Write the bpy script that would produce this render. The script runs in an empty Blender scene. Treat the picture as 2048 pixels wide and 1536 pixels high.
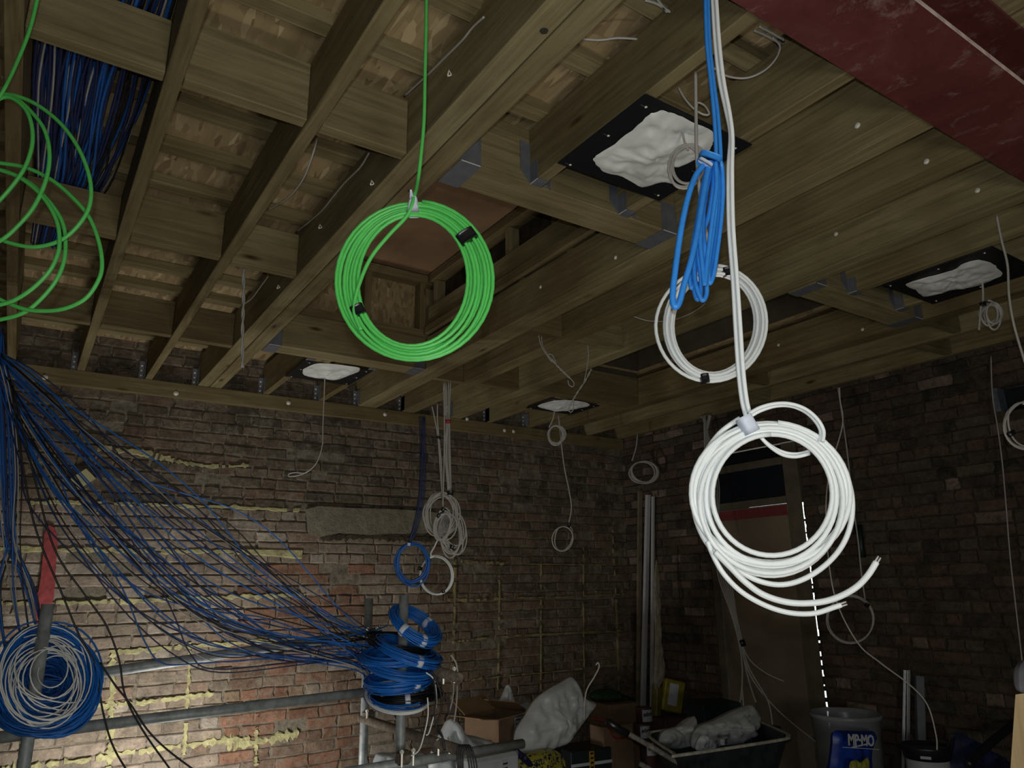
import bpy, math, random
import numpy as np
from mathutils import Vector, Matrix, noise
random.seed(7); rng = np.random.default_rng(7)
SC = bpy.context.scene
COL = SC.collection
FLOOR = 1.55                      # camera height above the floor

# ------------------------------------------------------------ camera
XW = (0.833872, 0.13637546, 0.53484504); YW = (-0.55179947, 0.22918364, 0.80186795); ZW = (-0.01322262, -0.96378244, 0.26636173)
MW = np.array([XW, YW, ZW]); FPX = 1459.0
cam_d = bpy.data.cameras.new('camera'); cam = bpy.data.objects.new('camera', cam_d); COL.objects.link(cam)
cam_d.sensor_width = 36; cam_d.lens = FPX / 2048 * 36; cam_d.clip_start = 0.02
r_, u_, b_ = MW @ np.array([1, 0, 0]), MW @ np.array([0, -1, 0]), MW @ np.array([0, 0, -1])
cam.matrix_world = Matrix(((r_[0], u_[0], b_[0], 0), (r_[1], u_[1], b_[1], 0), (r_[2], u_[2], b_[2], FLOOR), (0, 0, 0, 1)))
SC.camera = cam

# ------------------------------------------------------------ light and exposure
SC.view_settings.view_transform = 'Standard'; SC.view_settings.look = 'None'
SC.view_settings.gamma = 1; SC.view_settings.exposure = 0.12; SC.view_settings.use_curve_mapping = False
wd = bpy.data.worlds.new('daylight outside'); SC.world = wd; wd.use_nodes = True
wd.node_tree.nodes['Background'].inputs[0].default_value = (0.9, 0.95, 1, 1)
wd.node_tree.nodes['Background'].inputs[1].default_value = 2.5

def lamp(name, kind, loc, power, color, size, target=None, **kw):
    d = bpy.data.lights.new(name, kind); d.energy = power; d.color = color
    if kind == 'AREA': d.shape = 'RECTANGLE'; d.size = size[0]; d.size_y = size[1]
    else: d.shadow_soft_size = size
    for k, v in kw.items(): setattr(d, k, v)
    o = bpy.data.objects.new(name, d); COL.objects.link(o); o.location = loc
    if target is not None:
        o.rotation_euler = (Vector(target) - Vector(loc)).to_track_quat('-Z', 'Y').to_euler()
    return o
lamp('phone_torch', 'SPOT', (-0.03, -0.03, FLOOR + 0.05), 42, (0.93, 0.98, 1.0), 0.012, (1.05, 1.3, 1.85), spot_size=math.radians(150), spot_blend=1.0)
lamp('site_work_lamp', 'AREA', (0.75, 4.35, 0.12), 27, (1.0, 0.97, 0.91), (0.4, 0.2), (1.0, 5.4, 0.9))
lamp('site_ceiling_bounce_lamp', 'AREA', (1.35, 1.8, 0.25), 8.5, (1.0, 0.95, 0.83), (0.5, 0.5), (1.3, 2.2, 3.0))
lamp('rear_fill_light', 'AREA', (0.3, -1.7, 1.1), 26, (1.0, 0.95, 0.84), (0.9, 0.7), (0.6, 2.6, 3.0))  # added fill light behind the camera, lifts the left nogging faces

# ------------------------------------------------------------ photo ray helpers (turn a pixel into a point on a real plane)
def ray(u, v): return MW @ np.array([(u - 1024) / FPX, (v - 768) / FPX, 1.0])
def up(p): return np.array([p[0], p[1], p[2] + FLOOR])
def PY(u, v, y): d = ray(u, v); return up(d * (y / d[1]))
def PX(u, v, x): d = ray(u, v); return up(d * (x / d[0]))
def PZ(u, v, z): d = ray(u, v); return up(d * (z / d[2]))
HF = np.array([0.5549, 0.8319, 0.0])
def PH(u, v, d_): d = ray(u, v); return up(d * (d_ / d.dot(HF)))     # upright plane facing the camera at distance d_

# ------------------------------------------------------------ objects
def link(name, me, mat=None, parent=None, smooth=False):
    o = bpy.data.objects.new(name, me); COL.objects.link(o)
    if mat is not None and not me.materials: me.materials.append(mat)
    if parent is not None: o.parent = parent
    if smooth: me.polygons.foreach_set('use_smooth', [True] * len(me.polygons))
    return o
def mesh(name, V, F, mat=None, parent=None, smooth=False, centre=True):
    V = np.asarray(V, float).reshape(-1, 3)
    c = np.zeros(3)
    if centre and parent is None: c = np.array([(V[:, 0].min() + V[:, 0].max()) / 2, (V[:, 1].min() + V[:, 1].max()) / 2, V[:, 2].min()])
    elif parent is not None and parent.type == 'EMPTY': c = np.array(parent.location)
    elif parent is not None: c = np.array(parent.location) + (np.array(parent.parent.location) if parent.parent else 0)
    me = bpy.data.meshes.new(name); me.from_pydata((V - c).tolist(), [], F); me.update()
    o = link(name, me, mat, parent, smooth)
    if parent is None: o.location = c
    return o
def tag(o, label, cat, group=None, kind=None):
    o['label'] = label; o['category'] = cat
    if group: o['group'] = group
    if kind: o['kind'] = kind
    return o
def thing(name, label, cat, loc, group=None):
    o = bpy.data.objects.new(name, None); COL.objects.link(o); o.location = [float(a) for a in loc]; o.empty_display_size = 0.05
    return tag(o, label, cat, group)
def struct(o): o['kind'] = 'structure'; return o

def box_vf(x0, x1, y0, y1, z0, z1, bev=0.0):
    if bev <= 0:
        V = [(x, y, z) for z in (z0, z1) for y in (y0, y1) for x in (x0, x1)]
        return V, [(0, 2, 3, 1), (4, 5, 7, 6), (0, 1, 5, 4), (2, 6, 7, 3), (0, 4, 6, 2), (1, 3, 7, 5)]
    b = bev; V = []; idx = {}
    for sx in (0, 1):
        for sy in (0, 1):
            for sz in (0, 1):
                X = (x0, x1)[sx]; Y = (y0, y1)[sy]; Z = (z0, z1)[sz]
                ix = b if sx == 0 else -b; iy = b if sy == 0 else -b; iz = b if sz == 0 else -b
                for k, p in enumerate(((X, Y + iy, Z + iz), (X + ix, Y, Z + iz), (X + ix, Y + iy, Z))):
                    idx[(sx, sy, sz, k)] = len(V); V.append(p)
    F = []
    I = lambda a, b_, c, k: idx[(a, b_, c, k)]
    F += [(I(0,0,0,0), I(0,0,1,0), I(0,1,1,0), I(0,1,0,0)), (I(1,0,0,0), I(1,1,0,0), I(1,1,1,0), I(1,0,1,0))]
    F += [(I(0,0,0,1), I(1,0,0,1), I(1,0,1,1), I(0,0,1,1)), (I(0,1,0,1), I(0,1,1,1), I(1,1,1,1), I(1,1,0,1))]
    F += [(I(0,0,0,2), I(0,1,0,2), I(1,1,0,2), I(1,0,0,2)), (I(0,0,1,2), I(1,0,1,2), I(1,1,1,2), I(0,1,1,2))]
    for s in (0, 1):
        for t in (0, 1):
            F.append((I(s,t,0,0), I(s,t,1,0), I(s,t,1,1), I(s,t,0,1)))
            F.append((I(s,0,t,0), I(s,1,t,0), I(s,1,t,2), I(s,0,t,2)))
            F.append((I(0,s,t,1), I(1,s,t,1), I(1,s,t,2), I(0,s,t,2)))
    for a in (0, 1):
        for c in (0, 1):
            for e in (0, 1): F.append((I(a,c,e,0), I(a,c,e,1), I(a,c,e,2)))
    return V, F
def merge(parts):
    V = []; F = []
    for v, f in parts:
        n = len(V); V += [tuple(p) for p in v]; F += [tuple(i + n for i in q) for q in f]
    return V, F
def xform(vf, R=None, t=(0, 0, 0)):
    v, f = vf; v = np.asarray(v, float)
    if R is not None: v = v @ np.asarray(R).T
    return (v + np.asarray(t, float)).tolist(), f
def rz(a): c, s = math.cos(a), math.sin(a); return np.array([[c, -s, 0], [s, c, 0], [0, 0, 1]])
def rx(a): c, s = math.cos(a), math.sin(a); return np.array([[1, 0, 0], [0, c, -s], [0, s, c]])
def ry(a): c, s = math.cos(a), math.sin(a); return np.array([[c, 0, s], [0, 1, 0], [-s, 0, c]])

def smooth(pts, n=6, closed=False):
    P = [np.asarray(p, float) for p in pts]; m = len(P); out = []
    if m < 3 and not closed: return np.array(P)
    for i in range(m if closed else m - 1):
        if closed: a, b, c, d = P[(i - 1) % m], P[i], P[(i + 1) % m], P[(i + 2) % m]
        else: a, b, c, d = P[max(i - 1, 0)], P[i], P[i + 1], P[min(i + 2, m - 1)]
        for k in range(n):
            t = k / n; out.append(0.5 * ((2 * b) + (c - a) * t + (2 * a - 5 * b + 4 * c - d) * t * t + (3 * b - a - 3 * c + d) * t ** 3))
    if not closed: out.append(P[-1])
    return np.array(out)
def tube_vf(P, r, sides=7, closed=False, flat=1.0):
    P = np.asarray(P, float); n = len(P)
    T = np.roll(P, -1, 0) - np.roll(P, 1, 0) if closed else np.gradient(P, axis=0)
    T /= np.linalg.norm(T, axis=1)[:, None] + 1e-12
    a = np.array([0, 0, 1.0]) if abs(T[0][2]) < 0.9 else np.array([1.0, 0, 0])
    N = np.zeros_like(P); cur = a - a.dot(T[0]) * T[0]; cur /= np.linalg.norm(cur)
    for i in range(n):
        cur = cur - cur.dot(T[i]) * T[i]; cur /= np.linalg.norm(cur) + 1e-12; N[i] = cur
    B = np.cross(T, N); rr = np.full(n, r) if np.isscalar(r) else np.asarray(r)
    ang = np.arange(sides) * 2 * math.pi / sides
    V = P[:, None, :] + (np.cos(ang)[None, :, None] * N[:, None, :] + flat * np.sin(ang)[None, :, None] * B[:, None, :]) * rr[:, None, None]
    F = []
    for i in range(n if closed else n - 1):
        j = (i + 1) % n
        for k in range(sides):
            l = (k + 1) % sides; F.append((i * sides + k, j * sides + k, j * sides + l, i * sides + l))
    if not closed:
        F.append(tuple(range(sides))); F.append(tuple((n - 1) * sides + k for k in range(sides - 1, -1, -1)))
    return V.reshape(-1, 3).tolist(), F
def cyl(p0, p1, r, sides=16, hollow=0.0, bow=0):
    p0 = np.asarray(p0, float); p1 = np.asarray(p1, float)
    if hollow <= 0: return tube_vf([p0, (p0 + p1) / 2, p1], r, sides)
    t = (p1 - p0) / np.linalg.norm(p1 - p0); a = np.array([0, 0, 1.0]) if abs(t[2]) < 0.9 else np.array([1.0, 0, 0])
    n = a - a.dot(t) * t; n /= np.linalg.norm(n); b = np.cross(t, n); V = []; F = []
    for p, q in ((p0, r), (p1, r), (p1, r - hollow), (p0, r - hollow)):
        for k in range(sides):
            w = 2 * math.pi * k / sides; V.append(p + q * (math.cos(w) * n + math.sin(w) * b))
    for s in range(4):
        for k in range(sides):
            l = (k + 1) % sides; e = (s + 1) % 4
            F.append((s * sides + k, s * sides + l, e * sides + l, e * sides + k))
    return [tuple(v) for v in V], F
def lathe(prof, c=(0, 0, 0), sides=32):
    V = []; F = []
    for r, z in prof:
        for k in range(sides):
            w = 2 * math.pi * k / sides; V.append((c[0] + r * math.cos(w), c[1] + r * math.sin(w), c[2] + z))
    for i in range(len(prof) - 1):
        for k in range(sides):
            l = (k + 1) % sides; F.append((i * sides + k, i * sides + l, (i + 1) * sides + l, (i + 1) * sides + k))
    return V, F

# ------------------------------------------------------------ materials
def new_mat(name):
    m = bpy.data.materials.new(name); m.use_nodes = True; nt = m.node_tree
    return m, nt, nt.nodes['Principled BSDF']
def N(nt, t, **kw):
    n = nt.nodes.new(t)
    for k, v in kw.items():
        if k.startswith('i_'): n.inputs[k[2:].replace('_', ' ')].default_value = v
        else: setattr(n, k, v)
    return n
def ramp(nt, stops, src):
    r = nt.nodes.new('ShaderNodeValToRGB'); e = r.color_ramp.elements
    e[0].position, e[0].color = stops[0][0], (*stops[0][1], 1); e[1].position, e[1].color = stops[-1][0], (*stops[-1][1], 1)
    for p, c in stops[1:-1]: q = e.new(p); q.color = (*c, 1)
    nt.links.new(src, r.inputs[0]); return r
def coords(nt, scale=(1, 1, 1), rot=(0, 0, 0), out='Object'):
    tc = nt.nodes.new('ShaderNodeTexCoord'); mp = nt.nodes.new('ShaderNodeMapping')
    mp.inputs['Scale'].default_value = scale; mp.inputs['Rotation'].default_value = rot
    nt.links.new(tc.outputs[out], mp.inputs[0]); return mp.outputs[0]
def mix(nt, a, b, f, mode='MIX'):
    m = nt.nodes.new('ShaderNodeMix'); m.data_type = 'RGBA'; m.blend_type = mode
    for s, v in ((6, a), (7, b), (0, f)):
        if isinstance(v, (int, float)): m.inputs[s].default_value = v
        elif isinstance(v, tuple): m.inputs[s].default_value = (*v, 1)
        else: nt.links.new(v, m.inputs[s])
    return m.outputs[2]
def bump(nt, bs, src, strength=0.3, dist=0.01):
    b = nt.nodes.new('ShaderNodeBump'); b.inputs['Strength'].default_value = strength; b.inputs['Distance'].default_value = dist
    nt.links.new(src, b.inputs['Height']); nt.links.new(b.outputs[0], bs.inputs['Normal'])
def mnoise(nt, vec, scale, detail=4, rough=0.55, dist=0.0):
    n = N(nt, 'ShaderNodeTexNoise'); n.inputs['Scale'].default_value = scale; n.inputs['Detail'].default_value = detail
    n.inputs['Roughness'].default_value = rough; n.inputs['Distortion'].default_value = dist
    nt.links.new(vec, n.inputs['Vector']); return n
def plain(name, col, rough=0.5, metal=0.0, var=0.12, scale=20, spec=0.5, bmp=0.0, sheen=0):
    m, nt, bs = new_mat(name)
    n = mnoise(nt, coords(nt), scale)
    d = tuple(c * (1 - var) for c in col); l = tuple(min(1, c * (1 + var)) for c in col)
    r = ramp(nt, [(0.3, d), (0.7, l)], n.outputs['Fac']); nt.links.new(r.outputs[0], bs.inputs['Base Color'])
    bs.inputs['Roughness'].default_value = rough; bs.inputs['Metallic'].default_value = metal
    bs.inputs['Specular IOR Level'].default_value = spec
    if bmp: bump(nt, bs, n.outputs['Fac'], bmp, 0.01)
    return m
def wood(name, axis, c1, c2, knots=True):
    m, nt, bs = new_mat(name)
    sc = {'x': (1.2, 26, 26), 'y': (26, 1.2, 26), 'z': (26, 26, 1.2)}[axis]
    oi = N(nt, 'ShaderNodeObjectInfo'); tc = nt.nodes.new('ShaderNodeTexCoord')
    ad = N(nt, 'ShaderNodeVectorMath', operation='ADD'); nt.links.new(tc.outputs['Object'], ad.inputs[0])
    sh = N(nt, 'ShaderNodeVectorMath', operation='SCALE'); sh.inputs[0].default_value = (7.1, 3.3, 5.7); nt.links.new(oi.outputs['Random'], sh.inputs['Scale'])
    nt.links.new(sh.outputs[0], ad.inputs[1])
    mp = nt.nodes.new('ShaderNodeMapping'); mp.inputs['Scale'].default_value = sc; nt.links.new(ad.outputs[0], mp.inputs[0])
    n = mnoise(nt, mp.outputs[0], 1.6, 5, 0.62, 0.9)
    r = ramp(nt, [(0.28, c1), (0.5, tuple((a + b) / 2 for a, b in zip(c1, c2))), (0.72, c2)], n.outputs['Fac'])
    big = mnoise(nt, ad.outputs[0], 2.2, 3)
    rb = ramp(nt, [(0.3, (0.72, 0.66, 0.56)), (0.7, (1.08, 1.08, 1.0))], big.outputs['Fac'])
    col = mix(nt, r.outputs[0], rb.outputs[0], 1.0, 'MULTIPLY')
    rr = ramp(nt, [(0, (0.80, 0.74, 0.66)), (1, (1.1, 1.1, 1.06))], oi.outputs['Random'])
    col = mix(nt, col, rr.outputs[0], 1.0, 'MULTIPLY')
    if knots:
        ks = {'x': (1.7, 6, 6), 'y': (6, 1.7, 6), 'z': (6, 6, 1.7)}[axis]
        mk = nt.nodes.new('ShaderNodeMapping'); mk.inputs['Scale'].default_value = ks; nt.links.new(ad.outputs[0], mk.inputs[0])
        vo = N(nt, 'ShaderNodeTexVoronoi'); vo.inputs['Scale'].default_value = 1.0; nt.links.new(mk.outputs[0], vo.inputs['Vector'])
        rk = ramp(nt, [(0.03, (0.25, 0.19, 0.13)), (0.06, (0.62, 0.55, 0.45)), (0.10, (1, 1, 1))], vo.outputs['Distance'])
        col = mix(nt, col, rk.outputs[0], 1.0, 'MULTIPLY')
    nt.links.new(col, bs.inputs['Base Color']); bs.inputs['Roughness'].default_value = 0.72; bs.inputs['Specular IOR Level'].default_value = 0.25
    bump(nt, bs, n.outputs['Fac'], 0.25, 0.004)
    return m
W1, W2 = (0.150, 0.123, 0.070), (0.305, 0.262, 0.155)
WOOD = {a: wood('treated timber ' + a, a, W1, W2) for a in 'xyz'}
WPALE = wood('pale timber', 'z', (0.42, 0.33, 0.20), (0.58, 0.47, 0.32), False)
def osb_mat():
    m, nt, bs = new_mat('oriented strand board')
    cols = []
    for k, (sc, ro) in enumerate((((52, 9, 21), 0.35), ((50, 10, 19), 1.35), ((6, 7, 8), -0.7))):
        vo = N(nt, 'ShaderNodeTexVoronoi'); vo.inputs['Scale'].default_value = 1.0
        v = coords(nt, sc, (0, 0, ro)); nn = mnoise(nt, v, 0.35, 2)
        av = N(nt, 'ShaderNodeVectorMath', operation='ADD'); nt.links.new(v, av.inputs[0]); nt.links.new(nn.outputs['Color'], av.inputs[1])
        nt.links.new(av.outputs[0], vo.inputs['Vector'])
        s = N(nt, 'ShaderNodeSeparateColor'); nt.links.new(vo.outputs['Color'], s.inputs[0])
        cols.append(s.outputs[0])
    r0 = ramp(nt, [(0.0, (0.19, 0.130, 0.062)), (0.12, (0.285, 0.205, 0.10)), (0.85, (0.36, 0.265, 0.135)), (1.0, (0.50, 0.39, 0.22))], cols[0])
    r1 = ramp(nt, [(0.0, (0.22, 0.15, 0.075)), (0.4, (0.29, 0.21, 0.105)), (1.0, (0.40, 0.30, 0.165))], cols[1])
    mk = N(nt, 'ShaderNodeMath', operation='GREATER_THAN'); mk.inputs[1].default_value = 0.55; nt.links.new(cols[2], mk.inputs[0])
    c = mix(nt, r0.outputs[0], r1.outputs[0], mk.outputs[0]); nt.links.new(c, bs.inputs['Base Color'])
    bs.inputs['Roughness'].default_value = 0.65; bump(nt, bs, cols[0], 0.5, 0.006)
    return m
OSB = osb_mat()
def brick_mat(name, smear, rough=0.92):
    m, nt, bs = new_mat(name)
    at = N(nt, 'ShaderNodeAttribute', attribute_name='Col'); v = coords(nt)
    n = mnoise(nt, v, 38, 6, 0.7); n2 = mnoise(nt, v, 7, 4, 0.6)
    r = ramp(nt, [(0.25, (0.52, 0.50, 0.48)), (0.5, (0.95, 0.95, 0.95)), (0.75, (1.35, 1.3, 1.25))], n.outputs['Fac'])
    r2 = ramp(nt, [(0.3, (0.62, 0.62, 0.60)), (0.7, (1.2, 1.18, 1.15))], n2.outputs['Fac'])
    c = mix(nt, mix(nt, at.outputs['Color'], r.outputs[0], 1.0, 'MULTIPLY'), r2.outputs[0], 1.0, 'MULTIPLY')
    n3 = mnoise(nt, v, 11, 9, 0.78, 0.4); k3 = ramp(nt, [(0.50, (0, 0, 0)), (0.60, (0.7, 0.7, 0.7))], n3.outputs['Fac'])
    c = mix(nt, c, smear, k3.outputs[0])
    n4 = mnoise(nt, v, 24, 5, 0.7, 0.5); k4 = ramp(nt, [(0.30, (0.25, 0.22, 0.2)), (0.37, (1, 1, 1))], n4.outputs['Fac']); c = mix(nt, c, k4.outputs[0], 1.0, 'MULTIPLY')
    nt.links.new(c, bs.inputs['Base Color']); bs.inputs['Roughness'].default_value = rough; bs.inputs['Specular IOR Level'].default_value = 0.2
    bump(nt, bs, n3.outputs['Fac'], 1.0, 0.02)
    return m
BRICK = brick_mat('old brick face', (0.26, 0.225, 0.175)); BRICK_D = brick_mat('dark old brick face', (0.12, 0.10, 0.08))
def mortar_mat(name, a, b):
    m, nt, bs = new_mat(name); v = coords(nt); n = mnoise(nt, v, 14, 8, 0.75)
    r = ramp(nt, [(0.3, a), (0.65, b)], n.outputs['Fac']); nt.links.new(r.outputs[0], bs.inputs['Base Color'])
    bs.inputs['Roughness'].default_value = 0.95; bs.inputs['Specular IOR Level'].default_value = 0.1
    bump(nt, bs, n.outputs['Fac'], 1.0, 0.03); return m
MORTAR = mortar_mat('crumbling lime mortar', (0.09, 0.075, 0.055), (0.33, 0.29, 0.22))
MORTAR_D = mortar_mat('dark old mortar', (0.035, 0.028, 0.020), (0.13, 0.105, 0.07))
YELLOW = mortar_mat('yellow resin in mortar joint', (0.24, 0.21, 0.11), (0.66, 0.62, 0.32))
YELLOW_D = mortar_mat('faded yellow mortar joint', (0.15, 0.12, 0.07), (0.44, 0.38, 0.17))
RENDER = mortar_mat('grey cement patch', (0.19, 0.17, 0.12), (0.31, 0.285, 0.21))
STEEL = plain('galvanised steel', (0.40, 0.43, 0.44), 0.42, 0.85, 0.18, 30)
SCAFF = plain('galvanised scaffold tube', (0.33, 0.36, 0.36), 0.5, 0.15, 0.3, 25)
RUST = plain('rusty scaffold coupler', (0.17, 0.14, 0.11), 0.7, 0.3, 0.4, 40)
HANG = plain('galvanised hanger plate', (0.20, 0.21, 0.24), 0.45, 0.45, 0.15, 20)
BLACKP = plain('black plastic plate', (0.008, 0.009, 0.011), 0.38, 0, 0.1, 10)
BLACKT = plain('black tape', (0.010, 0.010, 0.012), 0.3)
WHITET = plain('white tape', (0.62, 0.66, 0.76), 0.5, 0, 0.05)
CGREEN = plain('green cable sheath', (0.10, 0.56, 0.11), 0.42, 0, 0.06, 60)
CBLUE_L = plain('bright blue cable sheath', (0.035, 0.27, 0.80), 0.42, 0, 0.08, 60)
CBLUE = plain('blue data cable sheath', (0.016, 0.11, 0.40), 0.42, 0, 0.12, 40)
CNAVY = plain('dark blue cable sheath', (0.016, 0.026, 0.09), 0.45, 0, 0.15, 40)
CBLUE_LIT = plain('torch-lit blue cable sheath', (0.016, 0.16, 0.58), 0.4, 0, 0.12, 40)  # blue sheath with the torch light put into a brighter colour
CWHITE = plain('white cable sheath', (0.78, 0.81, 0.80), 0.42, 0, 0.04, 40)
CWHITE_B = plain('bright white data sheath', (0.86, 0.87, 0.84), 0.4, 0, 0.03, 40)
CGREY = plain('pale grey cable sheath', (0.42, 0.40, 0.37), 0.5, 0, 0.08, 40)
CBLACK = plain('black cable sheath', (0.010, 0.010, 0.012), 0.4)
REDC = plain('red tape', (0.35, 0.03, 0.03), 0.5)
CARD = plain('brown cardboard', (0.21, 0.135, 0.08), 0.85, 0, 0.12, 12)
CARD_L = plain('light cardboard inside', (0.31, 0.20, 0.10), 0.85, 0, 0.1, 12)
FOAM = plain('white insulation film', (0.76, 0.78, 0.75), 0.45, 0, 0.12, 8, bmp=0.3)
BAGW = plain('white plastic sack', (0.66, 0.69, 0.70), 0.38, 0, 0.10, 9)
BAGG = plain('grey polythene sheet', (0.50, 0.54, 0.56), 0.4, 0, 0.12, 9)
PAPER = plain('white paper', (0.45, 0.45, 0.50), 0.8)
PVC = plain('white plastic trunking', (0.55, 0.56, 0.57), 0.5, 0, 0.05)
CEMENT = plain('dusty concrete floor', (0.14, 0.125, 0.105), 0.95, 0, 0.3, 6, bmp=0.4)
PLY = plain('reddish plywood', (0.25, 0.150, 0.080), 0.75, 0, 0.2, 3)
DPLY = plain('plywood door sheet', (0.20, 0.155, 0.105), 0.8, 0, 0.25, 2.5)
SCREW = plain('bright screw head', (0.90, 0.87, 0.78), 0.3, 0.25, 0.05)
DARK = plain('near black plastic', (0.012, 0.014, 0.018), 0.4)
def steel_red():
    m, nt, bs = new_mat('red oxide painted steel'); v = coords(nt, (1, 1, 1))
    n = mnoise(nt, v, 3.5, 8, 0.72, 0.6); s = mnoise(nt, coords(nt, (4, 3.0, 4), (0, 0, 0.5)), 2.6, 7, 0.75, 0.4)
    r = ramp(nt, [(0.3, (0.085, 0.020, 0.019)), (0.55, (0.135, 0.036, 0.033)), (0.75, (0.16, 0.058, 0.052))], n.outputs['Fac'])
    k = ramp(nt, [(0.56, (0, 0, 0)), (0.72, (0.7, 0.7, 0.7))], s.outputs['Fac'])
    c = mix(nt, r.outputs[0], (0.36, 0.25, 0.22), k.outputs[0]); nt.links.new(c, bs.inputs['Base Color'])
    bs.inputs['Roughness'].default_value = 0.42; bump(nt, bs, s.outputs['Fac'], 0.35, 0.005); return m
REDST = steel_red()

# ------------------------------------------------------------ room shell
ZJ = 1.3952 + FLOOR; JT = ZJ + 0.22; DECK = JT + 0.045
BW = 5.42; RW = 4.93; LW = -1.0; NW = -2.6
def brick_wall(name, a0, a1, z0, z1, holes, place, tone, mortar, seed, mort_parent=None):
    rg = random.Random(seed); V = []; F = []; C = []
    H = 0.075; row = 0; z = z0
    while z < z1 - 0.02:
        zt = min(z + H, z1); a = a0 - rg.random() * 0.2; k = rg.randrange(3)
        while a < a1:
            L = 0.225 if (row % 4 != 3 and k % 7 != 5) else 0.1125
            if rg.random() < 0.08: L *= rg.uniform(0.6, 0.9)
            k += 1
            b0, b1 = max(a, a0), min(a + L, a1); a += L
            q0, q1 = z, zt; skip = False
            for (h0, h1, y0, y1) in holes:
                if q1 <= y0 + 0.01 or q0 >= y1 - 0.01: continue
                if b0 >= h0 and b1 <= h1: skip = True
                elif b0 < h0 < b1 < h1 + 1e-6 or (b0 < h0 < b1 and b1 <= h1): b1 = h0
                elif b0 < h1 < b1 and b0 >= h0: b0 = h1
            if skip or b1 - b0 < 0.03: continue
            g = 0.005; n = len(V); d = rg.uniform(-0.005, 0.005); j = lambda s=0.003: rg.uniform(-s, s)
            lo, hi, bo, to = b0 + g, b1 - g * 0.8, q0 + g * 0.9, q1 - g * 0.7
            pull = 0.016
            if rg.random() < 0.05: d += 0.012
            bb = rg.uniform(0.003, 0.009)
            c4 = [(lo, bo), (hi, bo), (hi, to), (lo, to)]; cen = ((lo + hi) / 2, (bo + to) / 2)
            c8 = []
            for i in range(4):
                p, q = c4[i], c4[(i + 1) % 4]; c8.append((p[0] + j(.005), p[1] + j(.0045))); c8.append(((p[0] + q[0]) / 2 + j(0.01), (p[1] + q[1]) / 2 + j(0.005)))
            for (x, y) in c8: V.append(place(x, y, pull))
            for (x, y) in c8: V.append(place(x, y, bb + d))
            for (x, y) in c8:
                sx = bb / max(abs(x - cen[0]), 0.03); V.append(place(x + (cen[0] - x) * min(0.3, sx), y + (cen[1] - y) * 0.2, d + j(0.0015)))
            V.append(place(cen[0], cen[1], d))
            for i in range(8):
                l = (i + 1) % 8
                F.append((n + i, n + l, n + 8 + l, n + 8 + i)); F.append((n + 8 + i, n + 8 + l, n + 16 + l, n + 16 + i)); F.append((n + 16 + i, n + 16 + l, n + 24))
            c = tone((b0 + b1) / 2, (q0 + q1) / 2, rg); C += [c] * 25
        z += H; row += 1
    o = mesh(name, V, F, BRICK if seed == 3 else BRICK_D, mort_parent, centre=False)
    at = o.data.color_attributes.new('Col', 'FLOAT_COLOR', 'POINT')
    at.data.foreach_set('color', np.array([(*c, 1.0) for c in C]).ravel())
    return o
def pal(rg, cols, w):
    c = rg.choices(cols, w)[0]; s = rg.uniform(0.80, 1.15); return tuple(x * s for x in c)
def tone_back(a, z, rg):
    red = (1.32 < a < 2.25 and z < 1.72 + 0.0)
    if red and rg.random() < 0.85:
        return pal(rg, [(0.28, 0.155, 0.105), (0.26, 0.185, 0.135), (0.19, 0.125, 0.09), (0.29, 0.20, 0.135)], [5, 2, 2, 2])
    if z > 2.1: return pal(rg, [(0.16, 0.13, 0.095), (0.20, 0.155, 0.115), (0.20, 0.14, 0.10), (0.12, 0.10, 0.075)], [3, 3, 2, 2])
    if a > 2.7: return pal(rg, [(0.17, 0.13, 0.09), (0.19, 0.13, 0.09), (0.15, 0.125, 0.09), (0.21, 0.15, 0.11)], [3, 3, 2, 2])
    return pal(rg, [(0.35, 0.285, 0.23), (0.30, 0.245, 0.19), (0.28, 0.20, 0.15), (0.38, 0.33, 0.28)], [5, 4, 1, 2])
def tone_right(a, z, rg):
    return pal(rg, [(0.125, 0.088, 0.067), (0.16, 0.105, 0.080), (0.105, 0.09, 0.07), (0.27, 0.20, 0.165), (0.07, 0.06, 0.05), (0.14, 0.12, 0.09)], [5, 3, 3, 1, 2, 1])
ZT = DECK + 0.02
wb_m = struct(mesh('wall_back', *box_vf(LW, RW + 0.12, BW, BW + 0.12, 0, ZT), MORTAR, centre=False))
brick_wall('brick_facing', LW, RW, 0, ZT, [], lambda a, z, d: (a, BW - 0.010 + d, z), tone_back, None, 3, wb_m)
# door opening in the right wall, measured on the plane x = RW
dA = PX(1655, 1400, RW)[1]; dB = PX(1438, 1250, RW)[1]; DT = PX(1600, 878, RW)[2]
DY0, DY1 = dA - 0.005, dB + 0.02
segs = [(NW, DY0, 0, ZT), (DY1, BW + 0.12, 0, ZT), (DY0, DY1, DT, ZT)]
HO = (PX(2048, 800, RW)[1] - 0.35, PX(1993, 820, RW)[1], PX(1993, 826, RW)[2], PX(1993, 776, RW)[2])   # small dark recess, upper right
wr = struct(mesh('wall_right', *merge([box_vf(RW, RW + 0.10, a, b, c, d) for a, b, c, d in
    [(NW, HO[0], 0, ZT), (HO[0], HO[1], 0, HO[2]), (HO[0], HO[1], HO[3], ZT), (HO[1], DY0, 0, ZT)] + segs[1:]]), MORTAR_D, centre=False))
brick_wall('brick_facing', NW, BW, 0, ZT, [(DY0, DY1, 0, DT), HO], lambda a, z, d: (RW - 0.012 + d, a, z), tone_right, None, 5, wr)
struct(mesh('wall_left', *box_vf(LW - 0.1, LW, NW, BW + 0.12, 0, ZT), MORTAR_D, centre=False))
struct(mesh('wall_near', *box_vf(LW - 0.1, RW + 0.12, NW - 0.1, NW, 0, ZT), MORTAR_D, centre=False))
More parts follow.
